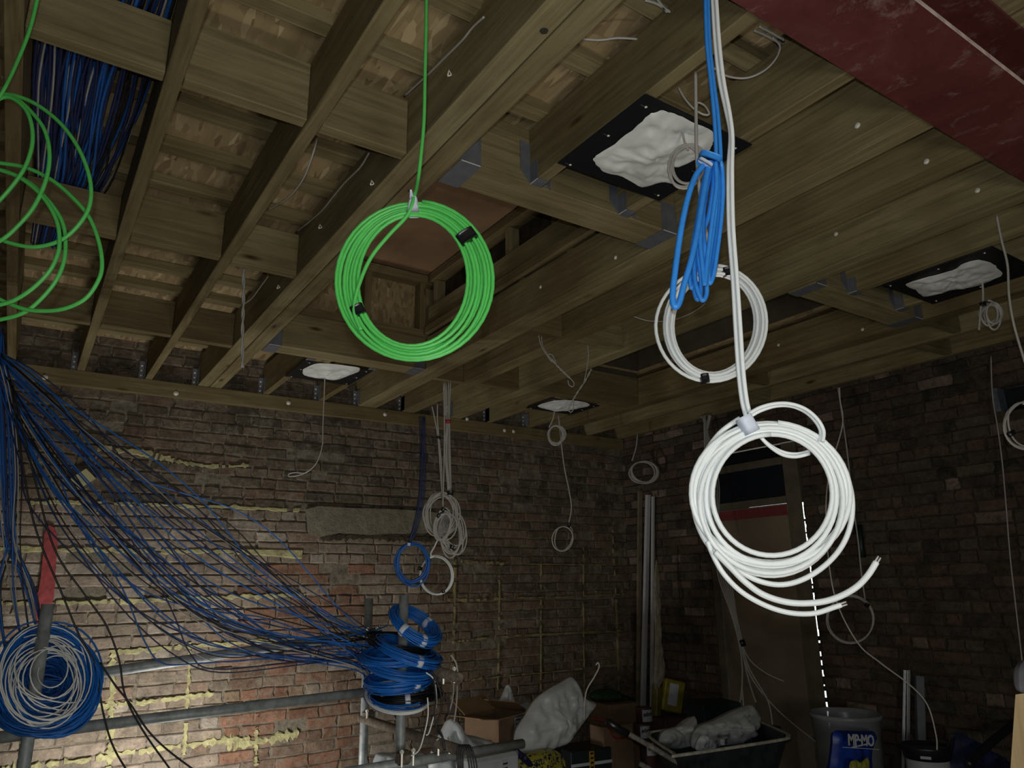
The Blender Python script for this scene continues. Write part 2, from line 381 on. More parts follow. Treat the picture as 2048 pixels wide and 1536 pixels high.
struct(mesh('floor', *box_vf(LW - 0.1, RW + 0.12, NW - 0.1, BW + 0.12, -0.1, 0), CEMENT, centre=False))
OX0, OX1, OY0, OY1 = 1.07, 2.10, 2.065, 4.19
deck = merge([box_vf(LW - 0.1, OX0, NW - 0.1, BW + 0.12, DECK, DECK + 0.018), box_vf(OX1 + 0.12, 3.03, NW - 0.1, BW + 0.12, DECK, DECK + 0.018), box_vf(4.03, RW + .12, NW - 0.1, BW + 0.12, DECK, DECK + 0.018),
              box_vf(3.03, 4.03, NW - 0.1, OY0 - .01, DECK, DECK + 0.018), box_vf(3.03, 4.03, OY1 + .01, BW + 0.12, DECK, DECK + 0.018),
              box_vf(OX0, OX1 + 0.12, NW - 0.1, OY0, DECK, DECK + 0.018), box_vf(OX0, OX1 + 0.12, OY1 + 0.1, BW + 0.12, DECK, DECK + 0.018)])
struct(mesh('ceiling', *deck, OSB, centre=False))

# yellow resin lines, render patch, red paint on the back wall (fixed to the wall, so its children)
def strip(pts, w, mat, name, depth=0.012, y=BW - 0.02, seed=0, rag=0.6, gap=0.0):
    P = smooth([PY(u, v, y) for u, v in pts], 14); rg = random.Random(seed); V = []; F = []
    T = np.gradient(P, axis=0); n = len(P)
    for i, p in enumerate(P):
        t = T[i] / np.linalg.norm(T[i]); s = np.array([-t[2], 0, t[0]])
        k = w * (1 + rg.uniform(-rag, rag)); k2 = w * (1 + rg.uniform(-rag, rag))
        if rg.random() < 0.07: k *= 1.7
        if rg.random() < 0.12: k *= 0.45; k2 *= 0.4
        e = rg.uniform(-0.002, 0.003)
        V += [p + s * k + (0, depth, 0), p + s * k * 0.7 + (0, e, 0), p - s * k2 * 0.7 + (0, e, 0), p - s * k2 + (0, depth, 0)]
        if i and rg.random() > gap:
            b = 4 * i
            F += [(b - 4 + q, b - 3 + q, b + 1 + q, b + q) for q in range(3)]
    return mesh(name, V, F, mat, wb_m)
YL = [([(195, 896), (290, 905), (350, 921)], .016), ([(352, 922), (420, 932), (498, 931)], .011), ([(60, 1005), (160, 1004), (330, 1010), (500, 1016), (600, 1020)], .010),
      ([(0, 1097), (150, 1099), (300, 1102), (450, 1103), (540, 1104)], .013), ([(485, 1103), (605, 1106)], .024), ([(0, 1207), (120, 1206), (230, 1203)], .012),
      ([(240, 1203), (400, 1196), (500, 1193), (610, 1190)], .014), ([(222, 1305), (330, 1297), (420, 1290), (600, 1278)], .014),
      ([(183, 1413), (260, 1407), (340, 1398), (428, 1388)], .013), ([(0, 1540), (76, 1532), (200, 1515), (300, 1500), (420, 1485), (500, 1478)], .016), ([(455, 1490), (520, 1483), (598, 1466)], .022),
      ([(226, 1300), (224, 1380), (222, 1460), (219, 1536)], .017), ([(379, 1285), (377, 1360), (373, 1440), (368, 1510)], .011), ([(514, 1455), (513, 1500), (512, 1540)], .010),
      ([(46, 1478), (43, 1540)], .013), ([(912, 1120), (910, 1220), (908, 1300), (905, 1400)], .010), ([(1000, 1150), (999, 1260), (997, 1380)], .007), ([(1083, 1125), (1083, 1250), (1083, 1380)], .006),
      ([(1168, 1095), (1168, 1240), (1170, 1390)], .005), ([(1226, 1060), (1233, 1200), (1240, 1400)], .009),
      ([(905, 1120), (960, 1124), (1010, 1127)], .012), ([(1030, 1128), (1140, 1129), (1240, 1130)], .006), ([(895, 1198), (930, 1200), (1012, 1197)], .012), ([(1030, 1196), (1130, 1194), (1250, 1188)], .006),
      ([(915, 1283), (980, 1276), (1060, 1270), (1240, 1262)], .009), ([(915, 1365), (1010, 1352), (1100, 1344), (1270, 1325)], .009)]
for k, (pts, w) in enumerate(YL): strip(pts, w * (1.25 if k < 15 else 1.0), YELLOW if k < 15 else YELLOW_D, 'yellow_mortar_line', seed=k, gap=.05 if k < 15 else .30)
rp = [(612, 1018), (640, 1012), (700, 1016), (780, 1018), (850, 1022), (905, 1030), (905, 1062), (850, 1066), (800, 1065), (740, 1070), (680, 1066), (640, 1074), (618, 1066)]
P = [PY(u, v, BW - 0.024) for u, v in rp]; c0 = sum(P) / len(P); n = len(P)
mesh('cement_patch', [c0] + P + [p + np.array([0, 0.02, 0]) for p in P], [(0, i + 1, (i + 1) % n + 1) for i in range(n)] + [(i + 1, i + 1 + n, (i + 1) % n + 1 + n, (i + 1) % n + 1) for i in range(n)], RENDER, wb_m)
strip([(640, 1076), (720, 1074), (800, 1078), (880, 1080)], .022, MORTAR_D, 'dark_recess_line', seed=50)  # dark strip along the recess line under the cement patch
def splash(pts, mat, name, y):
    P = [PY(u, v, y) for u, v in pts]; c0 = sum(P) / len(P); n = len(P)
    return mesh(name, [c0 + np.array([0, -0.003, 0])] + P + [p + np.array([0, 0.018, 0]) for p in P], [(0, i + 1, (i + 1) % n + 1) for i in range(n)] + [(i + 1, i + 1 + n, (i + 1) % n + 1 + n, (i + 1) % n + 1) for i in range(n)], mat, wb_m)
m_, nt, bs = new_mat('red spray paint')
nz = mnoise(nt, coords(nt), 30, 5); rr_ = ramp(nt, [(0.3, (0.17, 0.03, 0.033)), (0.7, (0.36, 0.06, 0.06))], nz.outputs['Fac'])
nt.links.new(rr_.outputs[0], bs.inputs['Base Color']); bs.inputs['Roughness'].default_value = 0.9; REDP = m_
splash([(98, 1050), (110, 1056), (116, 1080), (112, 1130), (110, 1170), (108, 1195), (96, 1230), (84, 1256), (72, 1256), (66, 1230), (64, 1205), (76, 1190), (82, 1150), (86, 1110), (88, 1070)], REDP, 'red_paint_mark', BW - 0.03)
brd = thing('wall_board', 'small pale yellow board fixed on the brick behind the cable fan', 'board', PY(160, 985, BW - 0.03))
mesh('panel', [PY(u, v, BW - 0.04) for u, v in [(137, 960), (172, 937), (192, 957), (152, 982)]] + [PY(u, v, BW - 0.015) for u, v in [(137, 960), (172, 937), (192, 957), (152, 982)]],
     [(0, 1, 2, 3), (4, 7, 6, 5), (0, 4, 5, 1), (1, 5, 6, 2), (2, 6, 7, 3), (3, 7, 4, 0)], plain('pale yellow board', (0.42, 0.38, 0.20), 0.8), brd)

# ------------------------------------------------------------ ceiling timbers
def timber(name, label, cat, x0, x1, y0, y1, z0, z1, axis, group=None, mat=None):
    return tag(mesh(name, *box_vf(x0, x1, y0, y1, z0, z1, 0.0025), mat or WOOD[axis]), label, cat, group)
Y0 = 0.935; YE = BW - 0.0
JO = [(-0.212, -0.168, 'first ceiling joist from the left, along the left edge of the photo', Y0, YE),
      (0.166, 0.212, 'second ceiling joist from the left, right beside the bay of blue cables', Y0, YE),
      (0.570, 0.615, 'third ceiling joist from the left, between the cable bay and the doubled joist', Y0, YE),
      (0.908, 0.985, 'left ply of the doubled joist above the green hanging coil', Y0, YE),
      (0.990, 1.068, 'right ply of the doubled joist above the green hanging coil, bordering the skylight opening', Y0, YE),
      (1.362, 1.408, 'short joist in metal hangers, carrying the left side of the nearest black plate', Y0, 1.905),
      (1.782, 1.828, 'short joist in metal hangers, carrying the right side of the nearest black plate', Y0, 1.905),
      (1.362, 1.408, 'short joist at the back wall, left side of the black plate beside the skylight opening', 4.345, YE),
      (1.782, 1.828, 'short joist at the back wall, right side of the black plate beside the skylight opening', 4.345, YE),
      (2.105, 2.180, 'left ply of the bolted double joist on the right of the skylight opening', Y0, YE),
      (2.184, 2.262, 'right ply of the bolted double joist on the right of the skylight opening', Y0, YE),
      (2.490, 2.600, 'thick bolted joist crossing behind the blue hank', Y0, YE),
      (2.945, 3.045, 'thick bolted joist bordering the dark second opening', Y0, YE),
      (3.310, 3.356, 'short joist on the left side of the black plate at the right edge', Y0, 1.905),
      (3.740, 3.786, 'short joist on the right side of the black plate at the right edge', Y0, 1.905),
      (3.310, 3.356, 'short far joist on the left side of the small far black plate', 4.345, YE),
      (3.740, 3.786, 'short far joist on the right side of the small far black plate', 4.345, YE),
      (4.020, 4.130, 'thick joist beyond the second opening with two bright bolts', Y0, YE),
      (4.440, 4.486, 'last joist but one before the dark right wall', Y0, YE),
      (4.840, 4.886, 'last joist, lying along the dark right wall', Y0, YE)]
for x0, x1, lb, y0, y1 in JO: timber('ceiling_joist', lb, 'joist', x0, x1, y0, y1, ZJ, JT, 'y', 'ceiling joists')
timber('trimmer_beam', 'triple trimmer beam at the near end of the skylight opening', 'beam', 1.07, 2.103, 1.907, 2.063, ZJ, JT, 'x', 'trimmers')
timber('trimmer_beam', 'trimmer beam at the far end of the skylight opening, below the green coil', 'beam', 1.07, 2.103, 4.19, 4.34, ZJ, JT, 'x', 'trimmers')
timber('trimmer_beam', 'dark trimmer beam at the near end of the second opening', 'beam', 3.047, 4.018, 1.907, 2.063, ZJ, JT, 'x', 'trimmers')
timber('trimmer_beam', 'dark trimmer beam at the far end of the second opening', 'beam', 3.047, 4.018, 4.19, 4.34, ZJ, JT, 'x', 'trimmers')
NG = [(-0.166, 0.164, 2.02, 'leftmost nogging of the nearest row, in front of the blue cables'), (0.214, 0.568, 2.02, 'second nogging of the nearest row, with a dark knot'), (0.617, 0.906, 2.02, 'third nogging of the nearest row, beside the doubled joist'),
      (-0.166, 0.164, 3.19, 'leftmost nogging of the middle row, across the blue cable bay'), (0.214, 0.568, 3.17, 'second nogging of the middle row'), (0.617, 0.906, 3.19, 'third nogging of the middle row, above the twisted cable end'),
      (-0.166, 0.164, 4.39, 'leftmost nogging of the row nearest the back wall'), (0.214, 0.568, 4.38, 'second nogging of the row nearest the back wall'), (0.617, 0.906, 4.40, 'third nogging of the row nearest the back wall'),
      (2.264, 2.488, 3.24, 'nogging where the two white twisted cables come down'), (2.602, 2.943, 3.22, 'nogging with knots beside the second white twisted cable'),
      (2.264, 2.488, 4.40, 'nogging above the bundle of white cables near the back wall'), (2.602, 2.943, 4.37, 'far nogging right of the white cable bundle'),
      (4.132, 4.438, 3.30, 'nogging in the last bay but one before the right wall'), (4.488, 4.838, 2.20, 'nogging in the last bay beside the right wall'), (4.132, 4.438, 1.95, 'near nogging in the last bay but one before the right wall'), (4.488, 4.838, 3.60, 'far nogging in the last bay beside the right wall')]
for x0, x1, y, lb in NG: timber('nogging', lb, 'nogging', x0, x1, y - 0.047, y, ZJ + 0.002, ZJ + 0.178 + (0.03 if x0 > 0.1 else 0), 'x', 'noggings between joists')
bt = tag(mesh('ceiling_batten', *box_vf(LW, OX0 - 0.002, 1.20, 1.265, JT + .001, DECK, 0.002), WOOD['x']), 'cross batten over the left joists nearest the camera', 'batten', 'cross battens over the joists')
k = 0; ords = ['first', 'second', 'third', 'fourth', 'fifth', 'sixth', 'seventh', 'eighth', 'ninth', 'tenth', 'eleventh', 'twelfth', 'thirteenth', 'fourteenth', 'fifteenth']
bt['label'] = 'cross batten over the left joists, first from the top edge'
for i, y in enumerate([1.50, 1.79, 2.10, 2.42, 2.71, 3.01, 3.33, 3.62, 3.92, 4.22, 4.52, 4.82, 5.12]):
    o = bt.copy(); COL.objects.link(o); o.location.y = y + 0.0325
    o['label'] = 'cross batten over the left joists, %s from the top edge' % ords[i + 1]
for i, y in enumerate([1.20, 1.50, 1.79]):
    timber('ceiling_batten', 'cross batten above the %s, right of the doubled joist' % ['beam end of the black plate', 'middle of the nearest black plate', 'near trimmer beam'][i], 'batten', OX0, 4.9, y, y + 0.065, JT + .001, DECK, 'x', 'cross battens over the joists')
timber('wall_plate', 'long timber wall plate bolted to the back wall under the joists', 'wall plate', LW, RW - 0.02, BW - 0.052, BW - 0.001, ZJ - 0.105, ZJ - 0.001, 'x')
# bolts on the wall plate and on joist faces
def dome(p, n, r, mat, name, parent=None, label=None, group=None):
    V = []; F = []; n = np.asarray(n, float); a = np.array([0, 0, 1.0]) if abs(n[2]) < .9 else np.array([1., 0, 0])
    s = np.cross(n, a); s /= np.linalg.norm(s); t = np.cross(n, s); S = 10
    for q, h in ((1.5, 0), (1.5, .25), (1, .3), (0.9, .8), (0.45, 1.0)):
        for k in range(S):
            w = 2 * math.pi * k / S; V.append(np.asarray(p) + n * h * r * 0.9 + (s * math.cos(w) + t * math.sin(w)) * r * q)
    for i in range(4):
        for k in range(S): l = (k + 1) % S; F.append((i * S + k, i * S + l, (i + 1) * S + l, (i + 1) * S + k))
    F.append(tuple(4 * S + k for k in range(S)))
    o = mesh(name, V, F, mat, parent)
    if label: tag(o, label, 'bolt', group)
    return o
for k, (u, v) in enumerate([(90, 755), (352, 787), (577, 806), (770, 829), (934, 838), (1009, 861), (1027, 863)]):
    p = PY(u, v, BW - 0.052); dome(p, (0, -1, 0), 0.011, SCREW, 'bolt', None, 'bright bolt head in the timber wall plate, %s from the left' % ords[k], 'wall plate bolts')
FB = [(2.105, 1231, 515, 'on the double joist above the white ring coil, left of the blue hank'), (2.105, 1081, 574, 'on the double joist right of the green coil'), (2.105, 1715, 251, 'nearest the red beam, in the double joist'),
      (2.490, 1853, 323, 'in the second thick joist under the red beam'), (2.945, 1955, 381, 'in the third thick joist under the red beam'), (4.020, 1725, 659, 'larger of two in the dark joist above the door'), (4.020, 1557, 690, 'smaller of two in the dark joist above the door'),
      (2.945, 1672, 468, 'lone small one on the middle thick joist')]
for x, u, v, lb in FB: dome(PX(u, v, x), (-1, 0, 0), 0.0068, SCREW, 'bolt', None, 'bright bolt ' + lb, 'joist bolts')
# joist hangers
def hanger(x0, x1, yf, sgn, label, w=0.05, h=0.13, flange=0.04):
    t = 0.002; ya, yb = sorted((yf, yf + sgn * w)); parts = [box_vf(x0 - t, x1 + t, ya, yb, ZJ - 0.003, ZJ - 0.001)]
    for s, x in ((-1, x0 - t - .0005), (1, x1 + .0005)):
        parts.append(box_vf(x, x + t, ya, yb, ZJ - .003, ZJ + h * .55)); y2 = yf + sgn * 0.004
        xa, xb = (x - flange, x + t) if s < 0 else (x, x + t + flange)
        y_a, y_b = sorted((yf + sgn * .0005, yf + sgn * 0.003))
        parts.append(([(xa, y_a, ZJ + h * .35), (xb, y_a, ZJ - .003), (xb, y_a, ZJ + h * 1.25), (xa, y_a, ZJ + h * 1.25), (xa, y_b, ZJ + h * .35), (xb, y_b, ZJ - .003), (xb, y_b, ZJ + h * 1.25), (xa, y_b, ZJ + h * 1.25)],
                      [(0, 1, 2, 3), (7, 6, 5, 4), (0, 4, 5, 1), (1, 5, 6, 2), (2, 6, 7, 3), (3, 7, 4, 0)]))
    h_ = tag(mesh('joist_hanger', *merge(parts), HANG), label, 'joist hanger', 'metal joist hangers'); mesh('edge_highlight', *box_vf(x0 - t - .001, x0 - t + .0012, ya + .002, yb - .002, ZJ - .0046, ZJ - .003), SCREW, h_); return h_  # pale strip paints a highlight along the seat edge
hanger(1.362, 1.408, 1.905, -1, 'metal hanger holding the short joist left of the nearest black plate')
hanger(1.782, 1.828, 1.905, -1, 'metal hanger holding the short joist at the front corner of the nearest black plate')
hanger(3.310, 3.356, 1.905, -1, 'dark metal hanger at the left corner of the right-edge black plate')
hanger(3.740, 3.786, 1.905, -1, 'dark metal hanger at the front corner of the right-edge black plate')
hanger(1.362, 1.408, 4.342, 1, 'metal hanger behind the skylight opening, left of the far plate'); hanger(1.782, 1.828, 4.342, 1, 'metal hanger behind the skylight opening, right of the far plate')
def seat(x0, x1, y0, y1, label):
    t = 0.002; o = merge([box_vf(x0, x1, y0 - t, y1 + t, ZJ - .0035, ZJ - .001), box_vf(x0, x1, y0 - t - .001, y0 - .001, ZJ - .003, ZJ + .13), box_vf(x0, x1, y1 + .001, y1 + t + .001, ZJ - .003, ZJ + .13)])
    h_ = tag(mesh('joist_hanger', *o, HANG), label, 'joist hanger', 'metal joist hangers'); mesh('edge_highlight', *box_vf(x0 + .004, x1 - .004, y0 - .0056, y0 - .0032, ZJ - .004, ZJ - .0015), SCREW, h_); return h_  # pale strip paints a highlight along the near bottom edge
seat(1.072, 1.155, 1.907, 2.063, 'grey metal hanger under the left end of the near skylight trimmer'); seat(2.02, 2.102, 1.907, 2.063, 'grey metal hanger under the right end of the near skylight trimmer, beside the blue hank')
seat(1.072, 1.15, 4.19, 4.34, 'metal hanger with a painted edge highlight under the left end of the far skylight trimmer'); seat(2.02, 2.102, 4.19, 4.34, 'metal hanger under the right end of the far skylight trimmer, below the green coil')
seat(3.05, 3.13, 1.907, 2.063, 'metal hanger under the left end of the second opening trimmer'); seat(3.935, 4.015, 1.907, 2.063, 'metal hanger under the right end of the second opening trimmer')
# strap brackets with bright screws between joists at the back wall
for k, x in enumerate([0.13, 0.53, 0.87, 1.33, 1.75, 2.07, 2.46, 2.91, 3.28, 3.70]):
    z0 = ZJ + 0.005; a = thing('angle_bracket', 'dark metal angle bracket at the back wall, %s joist from the left' % ords[k + 1], 'bracket', (x, BW - 0.03, z0), 'back wall brackets')
    mesh('plate', *merge([box_vf(x, x + .03, BW - .026, BW - .023, z0, z0 + .12), box_vf(x + .03, x + .033, BW - .09, BW - .023, z0, z0 + .12)]), HANG, a)
    for q in (.02, .055, .09): dome((x + .015, BW - .026, z0 + q), (0, -1, 0), .0045, SCREW, 'screw', a)

for k, (u, v) in enumerate([(903, 150), (748, 368), (644, 455), (560, 575)]):
    p = PX(u, v, .905); tag(mesh('bent_nail', *merge([tube_vf([p, p + np.array([-.012, -.004, .010]), p + np.array([-.016, -.006, -.012])], .0022, 6), tube_vf([p, p + np.array([-.010, .008, -.004])], .0022, 6)]), SCREW, None, True), 'bent shiny nail in the left face of the doubled joist, %s from the camera' % ords[k], 'nail', 'bent nails')
for k, (u, v) in enumerate([(1088, 62), (820, 382)]):
    p = PZ(u, v, ZJ - FLOOR - .0005); o = tag(mesh('knot_hole', *lathe([(0, 0), (.011 - .003 * k, 0), (.013 - .003 * k, .004), (0, .004)], (p[0], p[1], p[2] - .001), 12), plain('dark knot', (.03, .022, .015), .9)), ['dark knot in the underside of the doubled joist near the top edge', 'dark knot in the underside of the doubled joist just above the green coil'][k], 'knot')
# skylight upstand
up_lab = 'skylight upstand framing'
timber('sole_plate', 'flat sole plate on the far skylight trimmer', 'timber plate', OX0, OX1 + .1, 4.20, 4.29, JT + .001, JT + .06, 'x')
for k, x in enumerate([1.16, 1.66, 2.06]): timber('stud', ['left', 'middle', 'corner'][k] + ' upright stud in the far side of the skylight opening', 'stud', x, x + .045, 4.20, 4.29, JT + .061, JT + .40, 'z', 'skylight studs')
tag(mesh('strand_board', *box_vf(OX0 - .02, OX1 + .14, 4.292, 4.305, JT + .001, JT + .47), OSB), 'strand board panel behind the far skylight studs', 'board')
timber('head_plate', 'horizontal head plate under the far edge of the skylight lid', 'timber plate', OX0, OX1 + .1, 4.20, 4.29, JT + .401, JT + .46, 'x')
timber('side_plate', 'timber plate with a printed grade stamp on the right side of the skylight', 'timber plate', 2.11, 2.20, OY0, 4.19, JT + .075, JT + .215, 'y')
timber('lower_side_plate', 'pale lower plate packed up over the bolted double joist', 'timber plate', 2.085, 2.20, OY0, 4.19, JT + .022, JT + .073, 'y')
for k, (y) in enumerate([2.25, 2.62, 3.05, 3.45]): timber('packer', 'small timber packer in the gap over the bolted joist, %s from the near end' % ords[k], 'packer', 2.12, 2.19, y, y + .045, JT + .001, JT + .021, 'z', 'packers')
for k, y in enumerate([2.3, 2.75, 3.2, 3.65, 4.1]): timber('stud', '%s upright stud from the near end on the right side of the skylight' % ords[k], 'stud', 2.13, 2.2, y, y + .045, JT + .216, JT + .40, 'z', 'skylight studs')
timber('head_plate', 'horizontal head plate along the right edge of the skylight lid', 'timber plate', 2.11, 2.20, OY0, 4.19, JT + .401, JT + .46, 'y')
tag(mesh('strand_board', *box_vf(2.203, 2.216, OY0 - .02, 4.29, JT + .001, JT + .47), MORTAR_D), 'dark board behind the studs on the right side of the skylight', 'board')
tag(mesh('side_board', *merge([box_vf(OX0 - .016, OX0 - .003, OY0, 4.29, JT + .001, JT + .47), box_vf(OX0, OX1 + .1, OY0 - .018, OY0 - .003, JT + .001, JT + .47)]), OSB), 'strand board lining the near and left sides of the skylight', 'board')
tag(mesh('skylight_lid', *box_vf(OX0 - .03, OX1 + .13, OY0 - .03, 4.32, JT + .471, JT + .489), PLY), 'reddish plywood lid over the skylight opening', 'plywood lid')

DB = plain('dark boards of the second opening', (.07, .055, .035), .9, 0, .3, 4)
tag(mesh('side_board', *merge([box_vf(3.012, 3.029, OY0 - .03, OY1 + .03, JT + .002, JT + .5), box_vf(4.031, 4.048, OY0 - .03, OY1 + .03, JT + .05, JT + .5), box_vf(3.03, 4.03, OY0 - .03, OY0 - .012, JT + .05, JT + .5), box_vf(3.03, 4.03, OY1 + .012, OY1 + .03, JT + .002, JT + .5)]), DB), 'dark boards lining the second opening', 'board')
tag(mesh('skylight_lid', *box_vf(3.0, 4.06, OY0 - .05, OY1 + .05, JT + .501, JT + .515), DB), 'dark lid closing the second opening', 'plywood lid')
def text(body, mat, size, M, parent, name='lettering', extrude=0.0006, sx=1.0, bold=0.028):
    cu = bpy.data.curves.new(name, 'FONT'); cu.body = body; cu.size = size; cu.extrude = extrude; cu.align_x = 'CENTER'; cu.align_y = 'CENTER'; cu.offset = size * bold
    t = bpy.data.objects.new('t', cu); COL.objects.link(t); bpy.context.view_layer.update()
    me = bpy.data.meshes.new_from_object(t.evaluated_get(bpy.context.evaluated_depsgraph_get())); bpy.data.objects.remove(t)
    me.transform(Matrix.Diagonal((sx, 1, 1, 1)))
    off = parent.location if parent.parent is None else parent.location + parent.parent.location
    me.transform(Matrix.Translation(-Vector(off)) @ M); me.materials.clear(); me.materials.append(mat); me.name = name
    o = bpy.data.objects.new(name, me); COL.objects.link(o); o.parent = parent; return o
def frame_m(p, xdir, zdir):
    x = Vector(xdir).normalized(); y = Vector(zdir); y = (y - y.dot(x) * x).normalized(); z = x.cross(y)
    return Matrix(((x.x, y.x, z.x, p[0]), (x.y, y.y, z.y, p[1]), (x.z, y.z, z.z, p[2]), (0, 0, 0, 1)))
side = [o for o in COL.objects if o.name.startswith('side_plate')][0]
text('C3', plain('stamp ink', (0.035, 0.03, 0.02), 0.9), 0.075, frame_m((2.1092, 3.62, JT + .145), (0, -1, 0), (0, 0, 1)), side, 'grade_stamp')

# red steel beam
rb = thing('steel_beam', 'red oxide painted steel beam crossing the top right corner', 'steel beam', (2.0, 0.8, ZJ - 0.013))
FZ = ZJ - 0.012
mesh('flange', *box_vf(LW, RW, 0.680, 0.928, FZ, FZ + 0.014, 0.001), REDST, rb)
mesh('web', *box_vf(LW, RW, 0.795, 0.811, FZ + 0.0145, FZ + 0.236), REDST, rb)
mesh('upper_flange', *box_vf(LW, RW, 0.680, 0.928, FZ + 0.2365, FZ + 0.250, 0.001), REDST, rb)
EDGE = plain('flange edge highlight', (0.72, 0.60, 0.58), 0.5, 0, 0.3, 30)  # pale colour paints the highlight line along the near flange edge
mesh('flange_highlight', *box_vf(LW, RW, 0.6785, 0.6798, FZ, FZ + 0.014), EDGE, rb)

# ------------------------------------------------------------ black service plates with white film
def plate(x0, x1, y0, y1, blob, label, screws, seed):
    z1 = ZJ - 0.002; z0 = z1 - 0.004
    t = thing('ceiling_plate', label, 'service plate', ((x0 + x1) / 2, (y0 + y1) / 2, z0), 'black plates under the joists')
    mesh('panel', *box_vf(x0, x1, y0, y1, z0, z1, 0.0012), BLACKP, t)
    P = [PZ(u, v, z0 - FLOOR - 0.002) for u, v in blob]; P = [np.array(p) for p in smooth(P, 4, True)]; c = sum(P) / len(P); rg = random.Random(seed); V = []; F = []
    n = len(P); R = 16
    for k in range(R + 1):
        s = k / R
        for i in range(n):
            q = P[i] * 1.0; j = q + (c - q) * s
            if 0 < s < 1: h = 0.012 * math.sqrt(s) + 0.014 * noise.noise(Vector(j * 14)) * min(1, s * 5) + 0.008 * noise.noise(Vector(j * 38)) * min(1, s * 5) + 0.022 * abs(noise.noise(Vector(j * 6 + np.array([3, 1, 2])))) * min(1, s * 3)
            else: h = 0.0 if s == 0 else 0.012
            rg_ = (c - q) / np.linalg.norm(c - q) * rg.uniform(-.003, .004) if k == 0 else 0
            V.append(j + rg_ + np.array([0, 0, -h]))
    for k in range(R):
        for i in range(n): l = (i + 1) % n; F.append((k * n + i, k * n + l, (k + 1) * n + l, (k + 1) * n + i))
    mesh('white_film', V, F, FOAM, t, True)
    for (sx, sy) in screws:
        px, py = x0 + (x1 - x0) * sx, y0 + (y1 - y0) * sy
        dome((px, py, z0), (0, 0, -1), 0.0032, SCREW, 'screw', t)
        mesh('slot_glint', *box_vf(px - .021, px - .007, py - .0008, py + .0008, z0 - .0008, z0), STEEL, t)  # steel sliver paints the small highlight of a slot
    return t
SP = [(.09, .96), (.09, .5), (.09, .1), (.93, .93), (.93, .5), (.93, .1)]
c2 = lambda L: [(1050 + x * .2213, 180 + y * .2213) for x, y in L]
plate(1.36, 1.84, 1.31, 1.742, c2([(620, 620), (670, 575), (860, 450), (1060, 280), (1140, 210), (1250, 188), (1350, 215), (1500, 285), (1690, 375), (1705, 470), (1650, 560), (1560, 620), (1430, 680), (1310, 700), (1330, 800), (1350, 850), (1230, 835), (1060, 880), (920, 800), (740, 750), (650, 690)]),
      'nearest black plate with a large white film blob under the joists', SP, 1)
plate(1.355, 1.815, 4.38, 4.81, [(604, 745), (612, 735), (635, 727), (665, 728), (700, 732), (718, 736), (716, 744), (695, 752), (672, 760), (650, 758), (628, 755), (612, 752)], 'small far black plate with white film, left of the green coil bottom', SP, 2)
plate(3.29, 3.765, 4.37, 4.74, [(1075, 812), (1100, 803), (1125, 800), (1150, 801), (1175, 806), (1178, 812), (1150, 818), (1125, 822), (1095, 819)], 'small far black plate with white film, above the small hanging coil', SP, 3)
plate(3.345, 3.82, 1.25, 1.75, [(1812, 570), (1825, 563), (1850, 555), (1880, 548), (1910, 538), (1925, 528), (1950, 520), (1975, 523), (1995, 535), (2005, 550), (1985, 560), (1960, 570), (1930, 576), (1895, 582), (1860, 592), (1845, 592), (1830, 580)], 'black plate with crumpled white film at the right edge', SP, 4)

# ------------------------------------------------------------ door with boarded frame in the right wall
FR = plain('dark aged door timber', (0.115, 0.098, 0.065), 0.85, 0, 0.25, 9)
dr = struct(thing('door_1', 'boarded door in the right wall', 'door', (RW, (DY0 + DY1) / 2, 0))); del dr['category']; del dr['label']
PXy = lambda u, v: PX(u, v, RW)
jy0 = PX(1638, 1250, RW)[1] ; jy1 = PX(1600, 1250, RW)[1]
zt1 = PX(1520, 935, RW)[2]; zt0 = PX(1520, 1003, RW)[2]; zh = PX(1520, 912, RW)[2]
GAP = 0.027
mesh('door_frame', *merge([box_vf(RW - .003, RW + .012, DY0 + GAP, DY0 + GAP + .13, 0, DT - .01, .003), box_vf(RW - .012, RW + .03, DY1 - .07, DY1 - .001, 0, DT - .01, .003),
     box_vf(RW - .010, RW + .03, DY0 + GAP + .131, DY1 - .071, zt1, zt1 + .06, .003), box_vf(RW - .010, RW + .03, DY0 + GAP + .131, DY1 - .071, zt0 - .035, zt0 + .02, .003)]), FR, dr)
mesh('transom_panel', *merge([box_vf(RW + .01, RW + .025, DY0 + GAP + .131, DY1 - .071, zt0 + .021, zt1 - .001), box_vf(RW + .01, RW + .025, DY0 + GAP + .131, DY1 - .071, zt1 + .061, DT - .01)]), plain('dark blue transom glass', (0.006, 0.010, 0.018), 0.3), dr)
zgap = zt0 - .036
mesh('door_leaf', *box_vf(RW + .004, RW + .018, DY0 + GAP + .133, DY1 - .073, 0.02, zgap - .002), DPLY, dr)
mesh('red_stripe', *box_vf(RW + .001, RW + .0035, DY0 + GAP + .133, DY1 - .10, zgap - .09, zgap - .012), plain('red painted stripe', (0.20, 0.035, 0.035), 0.8), dr)
mesh('head_filler', *box_vf(RW + .004, RW + .018, (DY0 + DY1) / 2 + .05, DY1 - .073, zgap - .0035, zgap + .005), FR, dr)
# ragged mortar in the gap beside the frame: daylight shows between the lumps
rg = random.Random(4); parts = []; z = 0.0; zend = PX(1617, 1008, RW)[2]; LY = DY0
while z < DT:
    if z > zend: h = 0.3; w = GAP - .001
    elif z < 0.42: h = .1; w = GAP - .001
    else: h = rg.uniform(.008, .036); w = GAP * rg.choice([1, 1, 1, .999, .55, .65, .42]) if z < 1.15 else GAP * rg.choice([1, .62, .55, .6, .45, .5])
    parts.append(box_vf(RW + .004, RW + .012, LY + .0002, LY + w - .0004 if w > GAP * .9 else LY + w, z, min(z + h, DT - .002), 0.0)); z += h
mesh('gap_filler', *merge(parts), MORTAR_D, dr)
